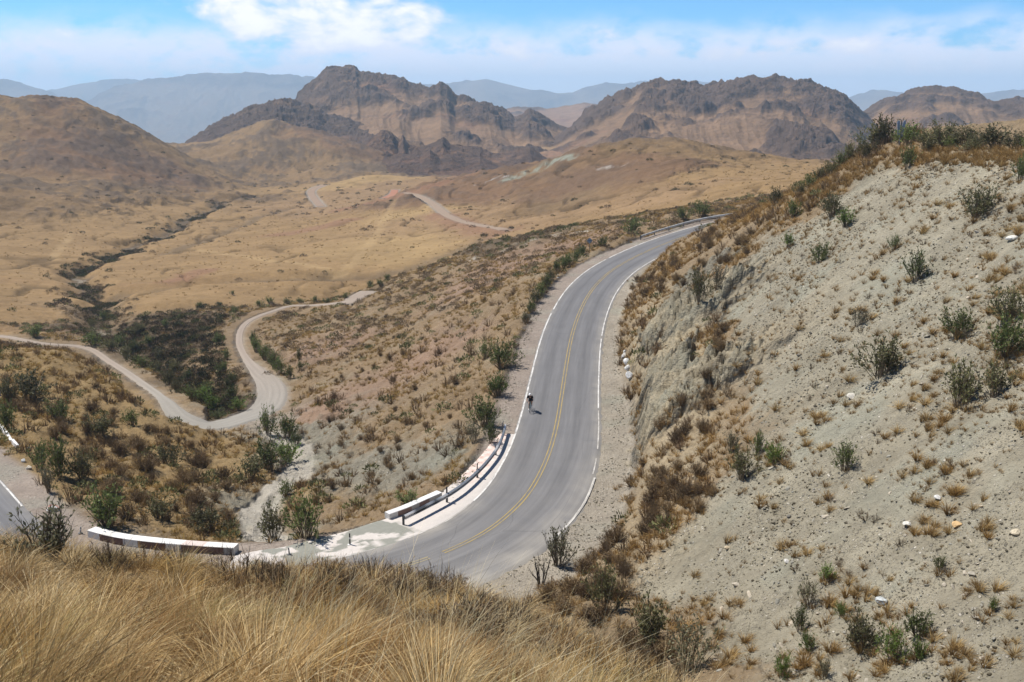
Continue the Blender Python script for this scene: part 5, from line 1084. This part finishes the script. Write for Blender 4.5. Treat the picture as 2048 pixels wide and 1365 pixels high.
# ------------------------------------------------------------------ straw tufts on the scree
g = np.random.default_rng(44); nt_ = 0; TUFTS = []
for px, py in poly_pts(SCREE, 4000, g):
    if len(TUFTS) >= 1300: break
    up = sstep(980, 700, np.array([py]))[0]; dn = 2.2*fbm(np.array([px/150.+3]), np.array([py/90.]), 3)[0]
    if g.uniform() > .06+.70*up+1.0*dn+.25*sstep(1250, 1330, np.array([py]))[0]*(px > 1500): continue
    p = hit(px, py, 30)
    if p is None: continue
    p[2] -= .03; TUFTS.append((p, px, py, .4+1.0*g.uniform()**2))
TUFTS.sort(key=lambda q: -q[3]/q[0][1])
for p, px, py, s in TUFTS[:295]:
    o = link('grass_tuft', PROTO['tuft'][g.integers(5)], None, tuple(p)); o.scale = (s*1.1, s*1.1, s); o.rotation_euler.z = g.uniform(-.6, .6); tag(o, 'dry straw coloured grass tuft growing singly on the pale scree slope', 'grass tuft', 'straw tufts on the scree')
# ------------------------------------------------------------------ uncountable growth: merged by the thousand
def merge(name, protos, pts, sc, rz, mat, tint=None, tilt=None, label=None, cat=None, zs=None):
    Vs, Fs, Cs = [], [], []; base = 0; which = rng.integers(0, len(protos), len(pts))
    for q, (v, f, c) in enumerate(protos):
        m = np.where(which == q)[0]
        if len(m) == 0: continue
        cr, sr = np.cos(rz[m]), np.sin(rz[m]); s = sc[m]; z_ = s if zs is None else zs[m]
        X = (v[None, :, 0]*cr[:, None]-v[None, :, 1]*sr[:, None])*s[:, None]; Y = (v[None, :, 0]*sr[:, None]+v[None, :, 1]*cr[:, None])*s[:, None]; Zz = v[None, :, 2]*z_[:, None]
        P = np.stack([X, Y, Zz], -1)+pts[m][:, None]; Vs.append(P.reshape(-1, 3)); Fs.append((f[None]+(np.arange(len(m))*len(v))[:, None, None]+base).reshape(-1, f.shape[1])); base += len(m)*len(v)
        cc = np.broadcast_to(c[None], (len(m),)+c.shape); cc = cc*(tint[m][:, None] if tint is not None else 1); Cs.append(cc.reshape(-1, 3))
    o = link(name, mesh_np(name, np.vstack(Vs), np.vstack(Fs), np.clip(np.vstack(Cs), .01, .9), mat, False)); o['kind'] = 'stuff'
    if label: o['label'] = label
    if cat: o['category'] = cat
    return o
rest = TUFTS[295:]
g = np.random.default_rng(45)
# straw fringe between the crest bushes
cf = [hit(px, py, 40) for px, py in poly_pts([(1600, 400), (1690, 335), (1780, 296), (2060, 300), (2060, 335), (1800, 330), (1700, 370), (1620, 420)], 420, g)]; cf = np.array([p for p in cf if p is not None])
small = [tuft(900+i, 34, .5, .030, 3, 1.05, .08, ORANGE) for i in range(4)]
P_ = np.array([q[0] for q in rest]); sc_ = np.array([q[3] for q in rest])
# many more smaller sprigs over the upper scree, in world space
def sample(n, r0, r1, t0, t1, g):
    r = np.sqrt(g.uniform(r0*r0, r1*r1, n)); t = g.uniform(math.radians(t0), math.radians(t1), n); return r*np.sin(t), r*np.cos(t)
x, y = sample(36000, 28, 150, 2, 43, g); c = nearest_cls(x, y); m = (np.isin(c, [CK.index('scree')])) & (g.uniform(size=len(x)) < np.clip(.0+1.9*fbm(x/11., y/4., 4)+.014*(H(x, y)+23), 0, .95)); x, y = x[m], y[m]
P_ = np.vstack([P_, np.stack([x, y, H(x, y)-.02], 1)]); sc_ = np.r_[sc_, g.uniform(.2, .6, len(x))]
ex = [(q[0]+dx, q[1]+dy) for q in PLACED if q[0] > 9 and q[1] < 160 for dx, dy in g.normal(0, max(q[2], .4)*1.1, (5, 2))]; ex = np.array(ex); P_ = np.vstack([P_, np.c_[ex, H(ex[:, 0], ex[:, 1])-.02]]); sc_ = np.r_[sc_, g.uniform(.5, 1.2, len(ex))]
P_ = np.vstack([P_, cf]); sc_ = np.r_[sc_, g.uniform(.8, 1.6, len(cf))]
tint = (.75+.5*g.uniform(size=(len(P_), 1)))*np.array([1, 1, 1]); merge('dry_grass', small, P_, sc_, g.uniform(0, 6.3, len(P_)), M_GRASS, tint)
x, y = sample(3600, 28, 150, 2, 43, g); m = np.isin(nearest_cls(x, y), [CK.index('scree')]) & (fbm(x/12.+7, y/6., 4)+.02*(H(x, y)+22) > g.uniform(-.1, .9, len(x))); x, y = x[m], y[m]; DARKT = np.stack([x, y, H(x, y)-.02], 1)
# gravel: chips on the scree and shoulders
x, y = sample(260000, 28, 125, -4, 40, g); c = nearest_cls(x, y); rd = road_dist(x, y); AR = AUX[..., 0]
ti = np.clip(np.searchsorted(TH, np.arctan2(x, y)), 0, nT-1); tj = np.clip(np.searchsorted(RHO, np.log(np.hypot(x, y))), 0, nR-1)
m = (AR[ti, tj] > .6) & (g.uniform(size=len(x)) < np.clip(.25+.9*fbm(x/6., y/6., 4), .02, .8)) & (rd > 4.9); x, y = x[m], y[m]
def chipm(seed):
    me = rock_mesh(seed, .55, sub=1); V = np.array([v.co for v in me.vertices]); F = np.array([list(p.vertices) for p in me.polygons]); bpy.data.meshes.remove(me); return V, F, np.ones((len(V), 3))
chips = [chipm(950+i) for i in range(4)]; n = len(x); m_ = g.uniform(size=(n, 1))
tint = np.where(m_ < .45, np.array([.80, .75, .63]), np.where(m_ < .75, np.array([.34, .31, .26]), np.array([1.5, 1.42, 1.25])))*(.8+.4*g.uniform(size=(n, 1)))
merge('gravel', chips, np.stack([x, y, H(x, y)+.02], 1), .06+.24*g.uniform(size=n)**3.0, g.uniform(0, 6.3, n), M_STONE, tint)
# tufts and scrub over the gully, spur, banks and valley
def scrub_proto(seed, n=46, cols=((.085, .065, .04), (.18, .14, .085)), L=.26, W=.13, flat=.7):
    g = np.random.default_rng(seed); d = unit(g.normal(size=(n, 3))); d[:, 2] = np.abs(d[:, 2]); r = g.uniform(.25, .55, n)[:, None]; P = d*r*np.array([1, 1, flat]); return leaves(P, unit(d+g.normal(0, .5, (n, 3))+np.array([0, 0, .5])), L, W, g, cols)
sc_b = [scrub_proto(40+i, 110, ((.15, .11, .068), (.30, .22, .135)), .17, .07) for i in range(3)]; sc_g = [scrub_proto(50+i, 110, ((.085, .09, .04), (.19, .185, .085)), .17, .08) for i in range(3)]
GOLD = ((.46, .31, .10), (.27, .165, .055), (.58, .43, .19)); gold = [tuft(920+i, 30, .5, .034, 3, 1.1, .10, GOLD) for i in range(4)]; brn = [tuft(930+i, 30, .5, .034, 3, 1.1, .10, ORANGE) for i in range(4)]; far_t = [tuft(940+i, 12, .55, .09, 2, 1.2, .12, GOLD) for i in range(3)]
den = {'gully': (1.5, .18, .03), 'pinks': (1.4, .15, .02), 'grey': (1.3, .34, .04), 'spur': (1.8, .34, .06), 'ledge': (4.2, .32, .03), 'bank': (.25, .26, .10), 'tan': (.05, .0015, .0006), 'gold': (.05, .001, .0004), 'hill': (0, .004, .001), 'brown': (0, .003, .001), 'flat': (.05, .01, .002), 'red': (0, .01, .002), 'cliff': (.10, .02, .01), 'dark': (0, .02, .01)}
def grow(r0, r1, t0, t1, dmax, col, boost=1., need=.04):
    A_ = .5*(r1*r1-r0*r0)*math.radians(t1-t0); x, y = sample(int(A_*dmax), r0, r1, t0, t1, g); c = nearest_cls(x, y)
    tab = np.array([den.get(k_, (0, 0, 0))[col] for k_ in CK])*boost; cl = np.clip(.55+2.4*fbm(x/9.+col*9, y/6., 4), .04, 2.2)
    m = (g.uniform(size=len(x))*dmax < tab[c]*cl) & (g.uniform(size=len(x)) < grass_at(x, y)*2.5-.1); x, y, c = x[m], y[m], c[m]; m = road_dist(x, y) > 5.2 if r0 < 240 else np.ones(len(x), bool)
    if r0 < 240:
        d2 = np.full(len(x), 1e9)
        for P in DIRT[:1]:
            for k_ in range(0, len(P), 3): d2 = np.minimum(d2, (x-P[k_, 0])**2+(y-P[k_, 1])**2)
        d3 = np.full(len(x), 1e9)
        for k_ in range(0, len(ROAD), 3): d3 = np.minimum(d3, (x-ROAD[k_, 0])**2+(y-ROAD[k_, 1])**2)
        m = (d2 > 3.0**2) & (d3 > 5.6**2)
    x, y, c = x[m], y[m], c[m]; return np.stack([x, y, H(x, y)-.03], 1), c
def tintn(n, lo=.7, hi=1.3): return g.uniform(lo, hi, (n, 1))*np.ones((1, 3))
P, c = grow(45, 250, -31, 22, 5.0, 0); isg = np.isin(c, [CK.index('spur'), CK.index('gully'), CK.index('pinks')]) & (g.uniform(size=len(c)) < .75)
merge('dry_grass', gold, P[isg], g.uniform(.6, 1.35, isg.sum()), g.uniform(0, 6.3, isg.sum()), M_GRASS, tintn(isg.sum())); q = ~isg
merge('dry_grass', brn, P[q], g.uniform(.6, 1.4, q.sum()), g.uniform(0, 6.3, q.sum()), M_GRASS, tintn(q.sum()))
P, c = grow(45, 280, -31, 22, .6, 1, 1.3)
def twig_proto(seed, r=.007, n=26, k=3):
    P, w, g_ = broom(seed, n, .5, 1.1, k, 3, r, .2); v = stems_mesh(P, w, g_, ((.17, .125, .085), (.33, .255, .175))); return v
TWF = [twig_proto(1070+i, .018, 22, 2) for i in range(4)]; nr_ = P[:, 1] < 150
merge('undergrowth', TWF, P[nr_], g.uniform(.9, 2.4, nr_.sum()), g.uniform(0, 6.3, nr_.sum()), M_BRUSH, tintn(nr_.sum(), .7, 1.3)*np.array([1, .92, .82])); P = P[~nr_]; n = len(DARKT); merge('undergrowth', TWF, DARKT, g.uniform(.35, 1.0, n), g.uniform(0, 6.3, n), M_BRUSH, tintn(n, .6, 1.1))
merge('undergrowth', sc_b, P, g.uniform(.7, 1.9, len(P)), g.uniform(0, 6.3, len(P)), M_BRUSH, tintn(len(P), .7, 1.4))
P, c = grow(48, 300, -31, 22, .3, 2, 1.3); merge('undergrowth', sc_g, P, g.uniform(.8, 2.1, len(P)), g.uniform(0, 6.3, len(P)), M_BRUSH, tintn(len(P), .7, 1.4))
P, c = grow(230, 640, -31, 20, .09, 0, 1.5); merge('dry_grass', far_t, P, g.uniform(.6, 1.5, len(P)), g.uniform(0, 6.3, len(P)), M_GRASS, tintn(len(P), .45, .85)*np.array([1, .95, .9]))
P, c = grow(280, 1000, -31, 20, .30, 1, .8); P2, c2 = grow(300, 900, -31, 20, .15, 2, .7)
def nearbed(P, w):
    d = np.full(len(P), 1e9)
    for k_ in range(0, len(BED), 3): d = np.minimum(d, (P[:, 0]-BED[k_, 0])**2+(P[:, 1]-BED[k_, 1])**2)
    return np.sqrt(d) < w
b_ = CK.index('bank'); m1 = (c != b_) | nearbed(P, 6); m2 = (c2 != b_) | nearbed(P2, 5); P, P2 = P[m1], P2[m2]
merge('undergrowth', sc_b+sc_g, np.vstack([P, P2]), g.uniform(1., 3.0, len(P)+len(P2)), g.uniform(0, 6.3, len(P)+len(P2)), M_BRUSH, tintn(len(P)+len(P2), .6, 1.1))
# brush along the stream and in the hollow inside the dirt road loop
k_ = g.integers(0, len(BED), 2600); pb = BED[k_, :2]+g.normal(0, 3.0, (2600, 2)); rb = np.hypot(pb[:, 0], pb[:, 1]); m = (rb > 150) & (fbm(pb[:, 0]/22., pb[:, 1]/22., 3) > -.12) & (g.uniform(size=2600) < np.where(rb > 560, .35, .9)); pb = pb[m]; n = len(pb)
merge('undergrowth', sc_b+sc_g, np.c_[pb, H(pb[:, 0], pb[:, 1])], g.uniform(.8, 2.4, n)*(1+.3*(np.hypot(pb[:, 0], pb[:, 1]) > 350)), g.uniform(0, 6.3, n), M_BRUSH, tintn(n, .45, .95))
hp = [hit(px, py, 100) for px, py in poly_pts([(235, 650), (330, 625), (440, 608), (462, 650), (445, 720), (480, 800), (470, 836), (400, 826), (320, 770), (250, 722)], 900, g)]; hp = np.array([p for p in hp if p is not None]); m = (road_dist(hp[:, 0], hp[:, 1]) > 3.4) & (fbm(hp[:, 0]/8., hp[:, 1]/8., 3) > -.22); hp = hp[m]; n = len(hp)
merge('undergrowth', sc_b+sc_g, hp, g.uniform(.8, 2.0, n), g.uniform(0, 6.3, n), M_BRUSH, tintn(n, .5, 1.05))
# ------------------------------------------------------------------ the grass hill we stand on
FG = ((.54, .395, .19), (.31, .20, .09), (.78, .65, .43))
def fgp(seed, nb, L, w, k, sp=1.0): return tuft(seed, nb, L, w, k, sp, .11, FG, (.10, .02))
def fg_zone(x, y, lim=48):
    c = nearest_cls(x, y); return (c == CK.index('fg')) & (np.hypot(x, y) < lim)
def tussocks(r0, r1, cell, drop):
    n = int(r1/cell)+2; gx, gy = np.meshgrid(np.arange(-n, n), np.arange(0, n)); x = (gx.ravel()+g.uniform(-.42, .42, gx.size))*cell; y = (gy.ravel()+g.uniform(-.42, .42, gx.size))*cell
    r = np.hypot(x, y); t_ = np.degrees(np.arctan2(x, y)); m = (r > r0) & (r < r1) & (t_ > -44) & (t_ < 40) & (g.uniform(size=len(x)) > drop); x, y = x[m], y[m]; m = fg_zone(x, y); return x[m], y[m]
def hue(x, y):
    n = len(x); u = g.uniform(size=(n, 1)); pt = 1.5*fbm(x/3., y/3., 3)[:, None]
    c = np.where(u < .28+.2*pt, np.array([.56, .45, .36]), np.where(u < .45, np.array([.92, .78, .52]), np.where(u < .55, np.array([.72, .80, .62]), np.array([1.12, 1.10, 1.06])))); return c*(1+.25*pt)*g.uniform(.8, 1.15, (n, 1))
x, y = tussocks(2.0, 9, .46, .16); n = len(x)
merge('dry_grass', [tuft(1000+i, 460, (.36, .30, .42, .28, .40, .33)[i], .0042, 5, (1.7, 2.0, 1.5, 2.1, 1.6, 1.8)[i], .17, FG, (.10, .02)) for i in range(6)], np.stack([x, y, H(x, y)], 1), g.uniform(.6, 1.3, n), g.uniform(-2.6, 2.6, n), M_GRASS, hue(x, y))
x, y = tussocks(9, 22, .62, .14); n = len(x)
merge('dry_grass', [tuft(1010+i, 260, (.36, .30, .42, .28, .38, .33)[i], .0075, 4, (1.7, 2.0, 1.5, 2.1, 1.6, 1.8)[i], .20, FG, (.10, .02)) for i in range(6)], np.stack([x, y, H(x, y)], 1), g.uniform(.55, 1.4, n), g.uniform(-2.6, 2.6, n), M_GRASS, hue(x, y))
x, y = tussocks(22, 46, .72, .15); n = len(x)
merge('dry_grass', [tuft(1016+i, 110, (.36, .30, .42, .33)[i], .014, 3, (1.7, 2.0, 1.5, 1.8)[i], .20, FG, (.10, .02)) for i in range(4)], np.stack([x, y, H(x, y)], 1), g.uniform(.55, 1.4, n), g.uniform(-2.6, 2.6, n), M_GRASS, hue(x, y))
# one tall dark tussock stands close by on the left
pp = np.array([(x_, y_, H(x_, y_)[0]) for x_, y_ in ((-1.40, 2.35), (-1.65, 2.45), (-1.35, 2.1), (-1.8, 2.2), (-1.55, 2.8), (-1.95, 2.7))])
merge('dry_grass', [tuft(1025+i, 420, .8, .005, 6, 1.1, .2, ((.30, .19, .075), (.17, .10, .04), (.42, .29, .13)), (.16, .05)) for i in range(2)], pp, np.array([.95, 1.1, .8, 1.1, .9, .9]), np.array([0., 1, .5, -.4, .8, .2]), M_GRASS, np.ones((6, 3)))
# low brown twiggy cushions and pale seed stalks between the tussocks
TW = [twig_proto(1050+i) for i in range(4)]
x, y = sample(2300, 10, 40, -36, 30, g); pt_ = fbm(x/4.+3, y/4., 3)+.25*sstep(0, 8, x); m = fg_zone(x, y) & (1.8*pt_ > g.uniform(-.2, .6, len(x))); x, y = x[m], y[m]; n = len(x); merge('undergrowth', TW, np.stack([x, y, H(x, y)], 1), g.uniform(.5, 1.35, n), g.uniform(0, 6.3, n), M_BRUSH, tintn(n, .55, 1.1))
x, y = sample(6500, 2.0, 30, -44, 38, g); m = fg_zone(x, y); x, y = x[m], y[m]; n = len(x); merge('dry_grass', [tuft(1060+i, 22, .20, .007, 3, 1.6, .16, ((.42, .29, .13), (.24, .155, .07), (.55, .42, .23)), (.05, 0)) for i in range(4)], np.stack([x, y, H(x, y)], 1), g.uniform(.6, 1.3, n), g.uniform(0, 6.3, n), M_GRASS, tintn(n, .45, .9))
STK = [tuft(1030+i, 7, 1.0, .004, 5, .65, .12, ((.62, .52, .33), (.5, .40, .22), (.74, .66, .48)), (.30, .05)) for i in range(4)]
x, y = sample(170, 3.2, 10, -16, 12, g); m = fg_zone(x, y); x, y = x[m], y[m]; n = len(x); merge('dry_grass', STK, np.stack([x, y, H(x, y)], 1), g.uniform(.7, 1.15, n), g.uniform(-1., 1., n), M_GRASS, tintn(n, .85, 1.15))
for a in [('grey', 95, 1128, 130, 128, 'sparse thorny shrub with few leaves on the grass hill at far left'), ('dry', 795, 1185, 110, 62, 'low brown twiggy shrub on the brow of the grass hill'), ('dry', 915, 1190, 50, 44, 'dark cushion shrub on the brow beside the asphalt'), ('dry', 740, 1215, 60, 30, 'dark low cushion shrub in the middle of the grass hill'), ('dry', 960, 1270, 130, 90, 'wide brown twiggy shrub on the right shoulder of the grass hill'), ('dry', 660, 1150, 90, 34, 'grey brown brush on the brow above the grey pavement')]:
    kind, px, py, w, h, lab = a; shrub_px(kind, px, py, w, h, lab, None, 6)
P, w, g2 = broom(77, 9, 1., .6, 1, 6, .022, .1); v = stems_mesh(P, w*1.2, g2, ((.05, .04, .035), (.10, .085, .07)))
p = hit(1082, 1172, 30); o = link('bare_shrub', mesh_np('bare_shrub', *v, M_TWIG, False), None, tuple(p)); o.scale = (2.0, 2.0, 2.6); tag(o, 'bare dark branched shrub leaning over the inside edge of the bend', 'shrub')
# ------------------------------------------------------------------ light, sky, air, camera
SUN_EL, SUN_AZ = math.radians(58), math.radians(-62)      # azimuth from +Y (view direction), positive to the right
sd = Vector((math.cos(SUN_EL)*math.sin(SUN_AZ), math.cos(SUN_EL)*math.cos(SUN_AZ), math.sin(SUN_EL)))
L = bpy.data.lights.new('sun', 'SUN'); L.energy = 5.0; L.angle = math.radians(.53); L.color = (1, .95, .88)
so = bpy.data.objects.new('sun', L); COL.objects.link(so); so.rotation_euler = (-sd).to_track_quat('-Z', 'Y').to_euler(); so.location = sd*200
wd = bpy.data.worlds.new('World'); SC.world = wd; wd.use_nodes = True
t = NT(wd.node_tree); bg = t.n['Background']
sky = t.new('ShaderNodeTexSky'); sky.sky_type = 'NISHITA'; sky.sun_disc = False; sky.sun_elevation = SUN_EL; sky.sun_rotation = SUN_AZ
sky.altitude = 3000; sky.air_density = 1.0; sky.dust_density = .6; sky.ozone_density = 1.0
gen = t.new('ShaderNodeTexCoord').outputs['Generated']
sx = t.new('ShaderNodeSeparateXYZ', i_0=gen)
az = t.m('ARCTAN2', sx.outputs[0], sx.outputs[1]); el = t.m('DIVIDE', sx.outputs[2], t.m('SQRT', t.m('ADD', t.m('MULTIPLY', sx.outputs[0], sx.outputs[0]), t.m('MULTIPLY', sx.outputs[1], sx.outputs[1]))))
cv = t.new('ShaderNodeCombineXYZ', i_0=t.m('MULTIPLY', az, 1.0), i_1=t.m('MULTIPLY', el, 1.9)).outputs[0]
nz = t.m('ADD', t.m('MULTIPLY', t.noise(cv, 17., 7, .55, .3), .8), t.m('MULTIPLY', t.noise(cv, 60., 5, .55), .2)); nl = t.noise(cv, 11., 6, .6)
dens = 0.0
for px, py, rx, ry, a in CLOUDS:
    d = pdir(px, py); a0 = math.atan2(d[0], d[1]); e0 = d[2]/math.hypot(d[0], d[1]); kx, ky = rx/FPX, ry/FPX
    qx = t.m('MULTIPLY', t.m('SUBTRACT', az, a0), 1/kx); qy = t.m('MULTIPLY', t.m('SUBTRACT', el, e0), 1/ky)
    q = t.m('ADD', t.m('MULTIPLY', qx, qx), t.m('MULTIPLY', qy, qy))
    dens = t.m('ADD', dens, t.m('MULTIPLY', t.m('EXPONENT', t.m('MULTIPLY', q, -1.)), a))
band = t.m('MULTIPLY', t.ramp(t.m('ADD', el, t.m('MULTIPLY', t.m('SUBTRACT', nl, .5), .05)), .082, .045), .92)
body = t.m('ADD', t.m('MULTIPLY', t.m('MINIMUM', dens, 1.3), .8), t.m('MULTIPLY', t.m('SUBTRACT', nz, .5), 3.6))
cum = t.m('MULTIPLY', t.ramp(body, .16, 1.2), t.ramp(dens, .02, .25))
bank = t.m('MULTIPLY', t.ramp(t.m('SUBTRACT', t.m('ADD', .052, t.m('ADD', t.m('MULTIPLY', t.m('SUBTRACT', nz, .5), .055), t.m('MULTIPLY', t.m('SUBTRACT', nl, .5), .05))), el), -.001, .012), t.ramp(az, -.30, -.05, .25, .85))
veil = t.m('MAXIMUM', bank, t.m('MULTIPLY', band, t.ramp(t.m('ADD', nl, t.m('MULTIPLY', t.m('SUBTRACT', nz, .5), 1.0)), .24, .58)))
k = CLOUD_LEVEL
shade = t.ramp(body, .45, 1.5)
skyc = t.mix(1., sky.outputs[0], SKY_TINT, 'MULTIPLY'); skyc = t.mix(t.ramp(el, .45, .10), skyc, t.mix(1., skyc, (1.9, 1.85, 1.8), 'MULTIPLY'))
c = t.mix(veil, skyc, (.88*k, .90*k, 1.06*k))
c = t.mix(cum, c, t.mix(shade, (.86*k, .86*k, .97*k), (1.10*k, 1.08*k, 1.08*k)))
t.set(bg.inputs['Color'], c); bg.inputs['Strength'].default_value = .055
cam = bpy.data.cameras.new('camera'); co = bpy.data.objects.new('camera', cam); COL.objects.link(co)
cam.sensor_width = 36; cam.lens = FPX*36/2048; cam.clip_end = 60000; cam.clip_start = .1
co.rotation_euler = (math.pi/2-PIT, 0, 0); SC.camera = co
if HAZE:
    mb = MB(); z0, z1 = HAZE_BOX; mb.box((0, 7500, (z0+z1)/2), (22000, 17000, z1-z0)); hm = bpy.data.materials.new('haze'); hm.use_nodes = True
    t = NT(hm.node_tree); t.n.remove(t.n['Principled BSDF']); v = t.new('ShaderNodeVolumePrincipled'); v.inputs['Density'].default_value = HAZE
    v.inputs['Color'].default_value = (*HAZE_COL, 1); v.inputs['Anisotropy'].default_value = .1; t.l.new(v.outputs[0], t.n['Material Output'].inputs['Volume'])
    tag(mb.build('haze', hm), kind='stuff')
vs = SC.view_settings; vs.view_transform = 'Standard'; vs.look = 'None'; vs.gamma = 1; vs.use_curve_mapping = False; vs.exposure = EXPO
SC.render.engine = 'CYCLES'; cy = SC.cycles
cy.max_bounces = 4; cy.diffuse_bounces = 2; cy.glossy_bounces = 1; cy.transmission_bounces = 2; cy.volume_bounces = 1; cy.transparent_max_bounces = 4
cy.use_denoising = DENOISE; cy.use_adaptive_sampling = False; cy.sample_clamp_indirect = 4.0; cy.caustics_reflective = False; cy.caustics_refractive = False
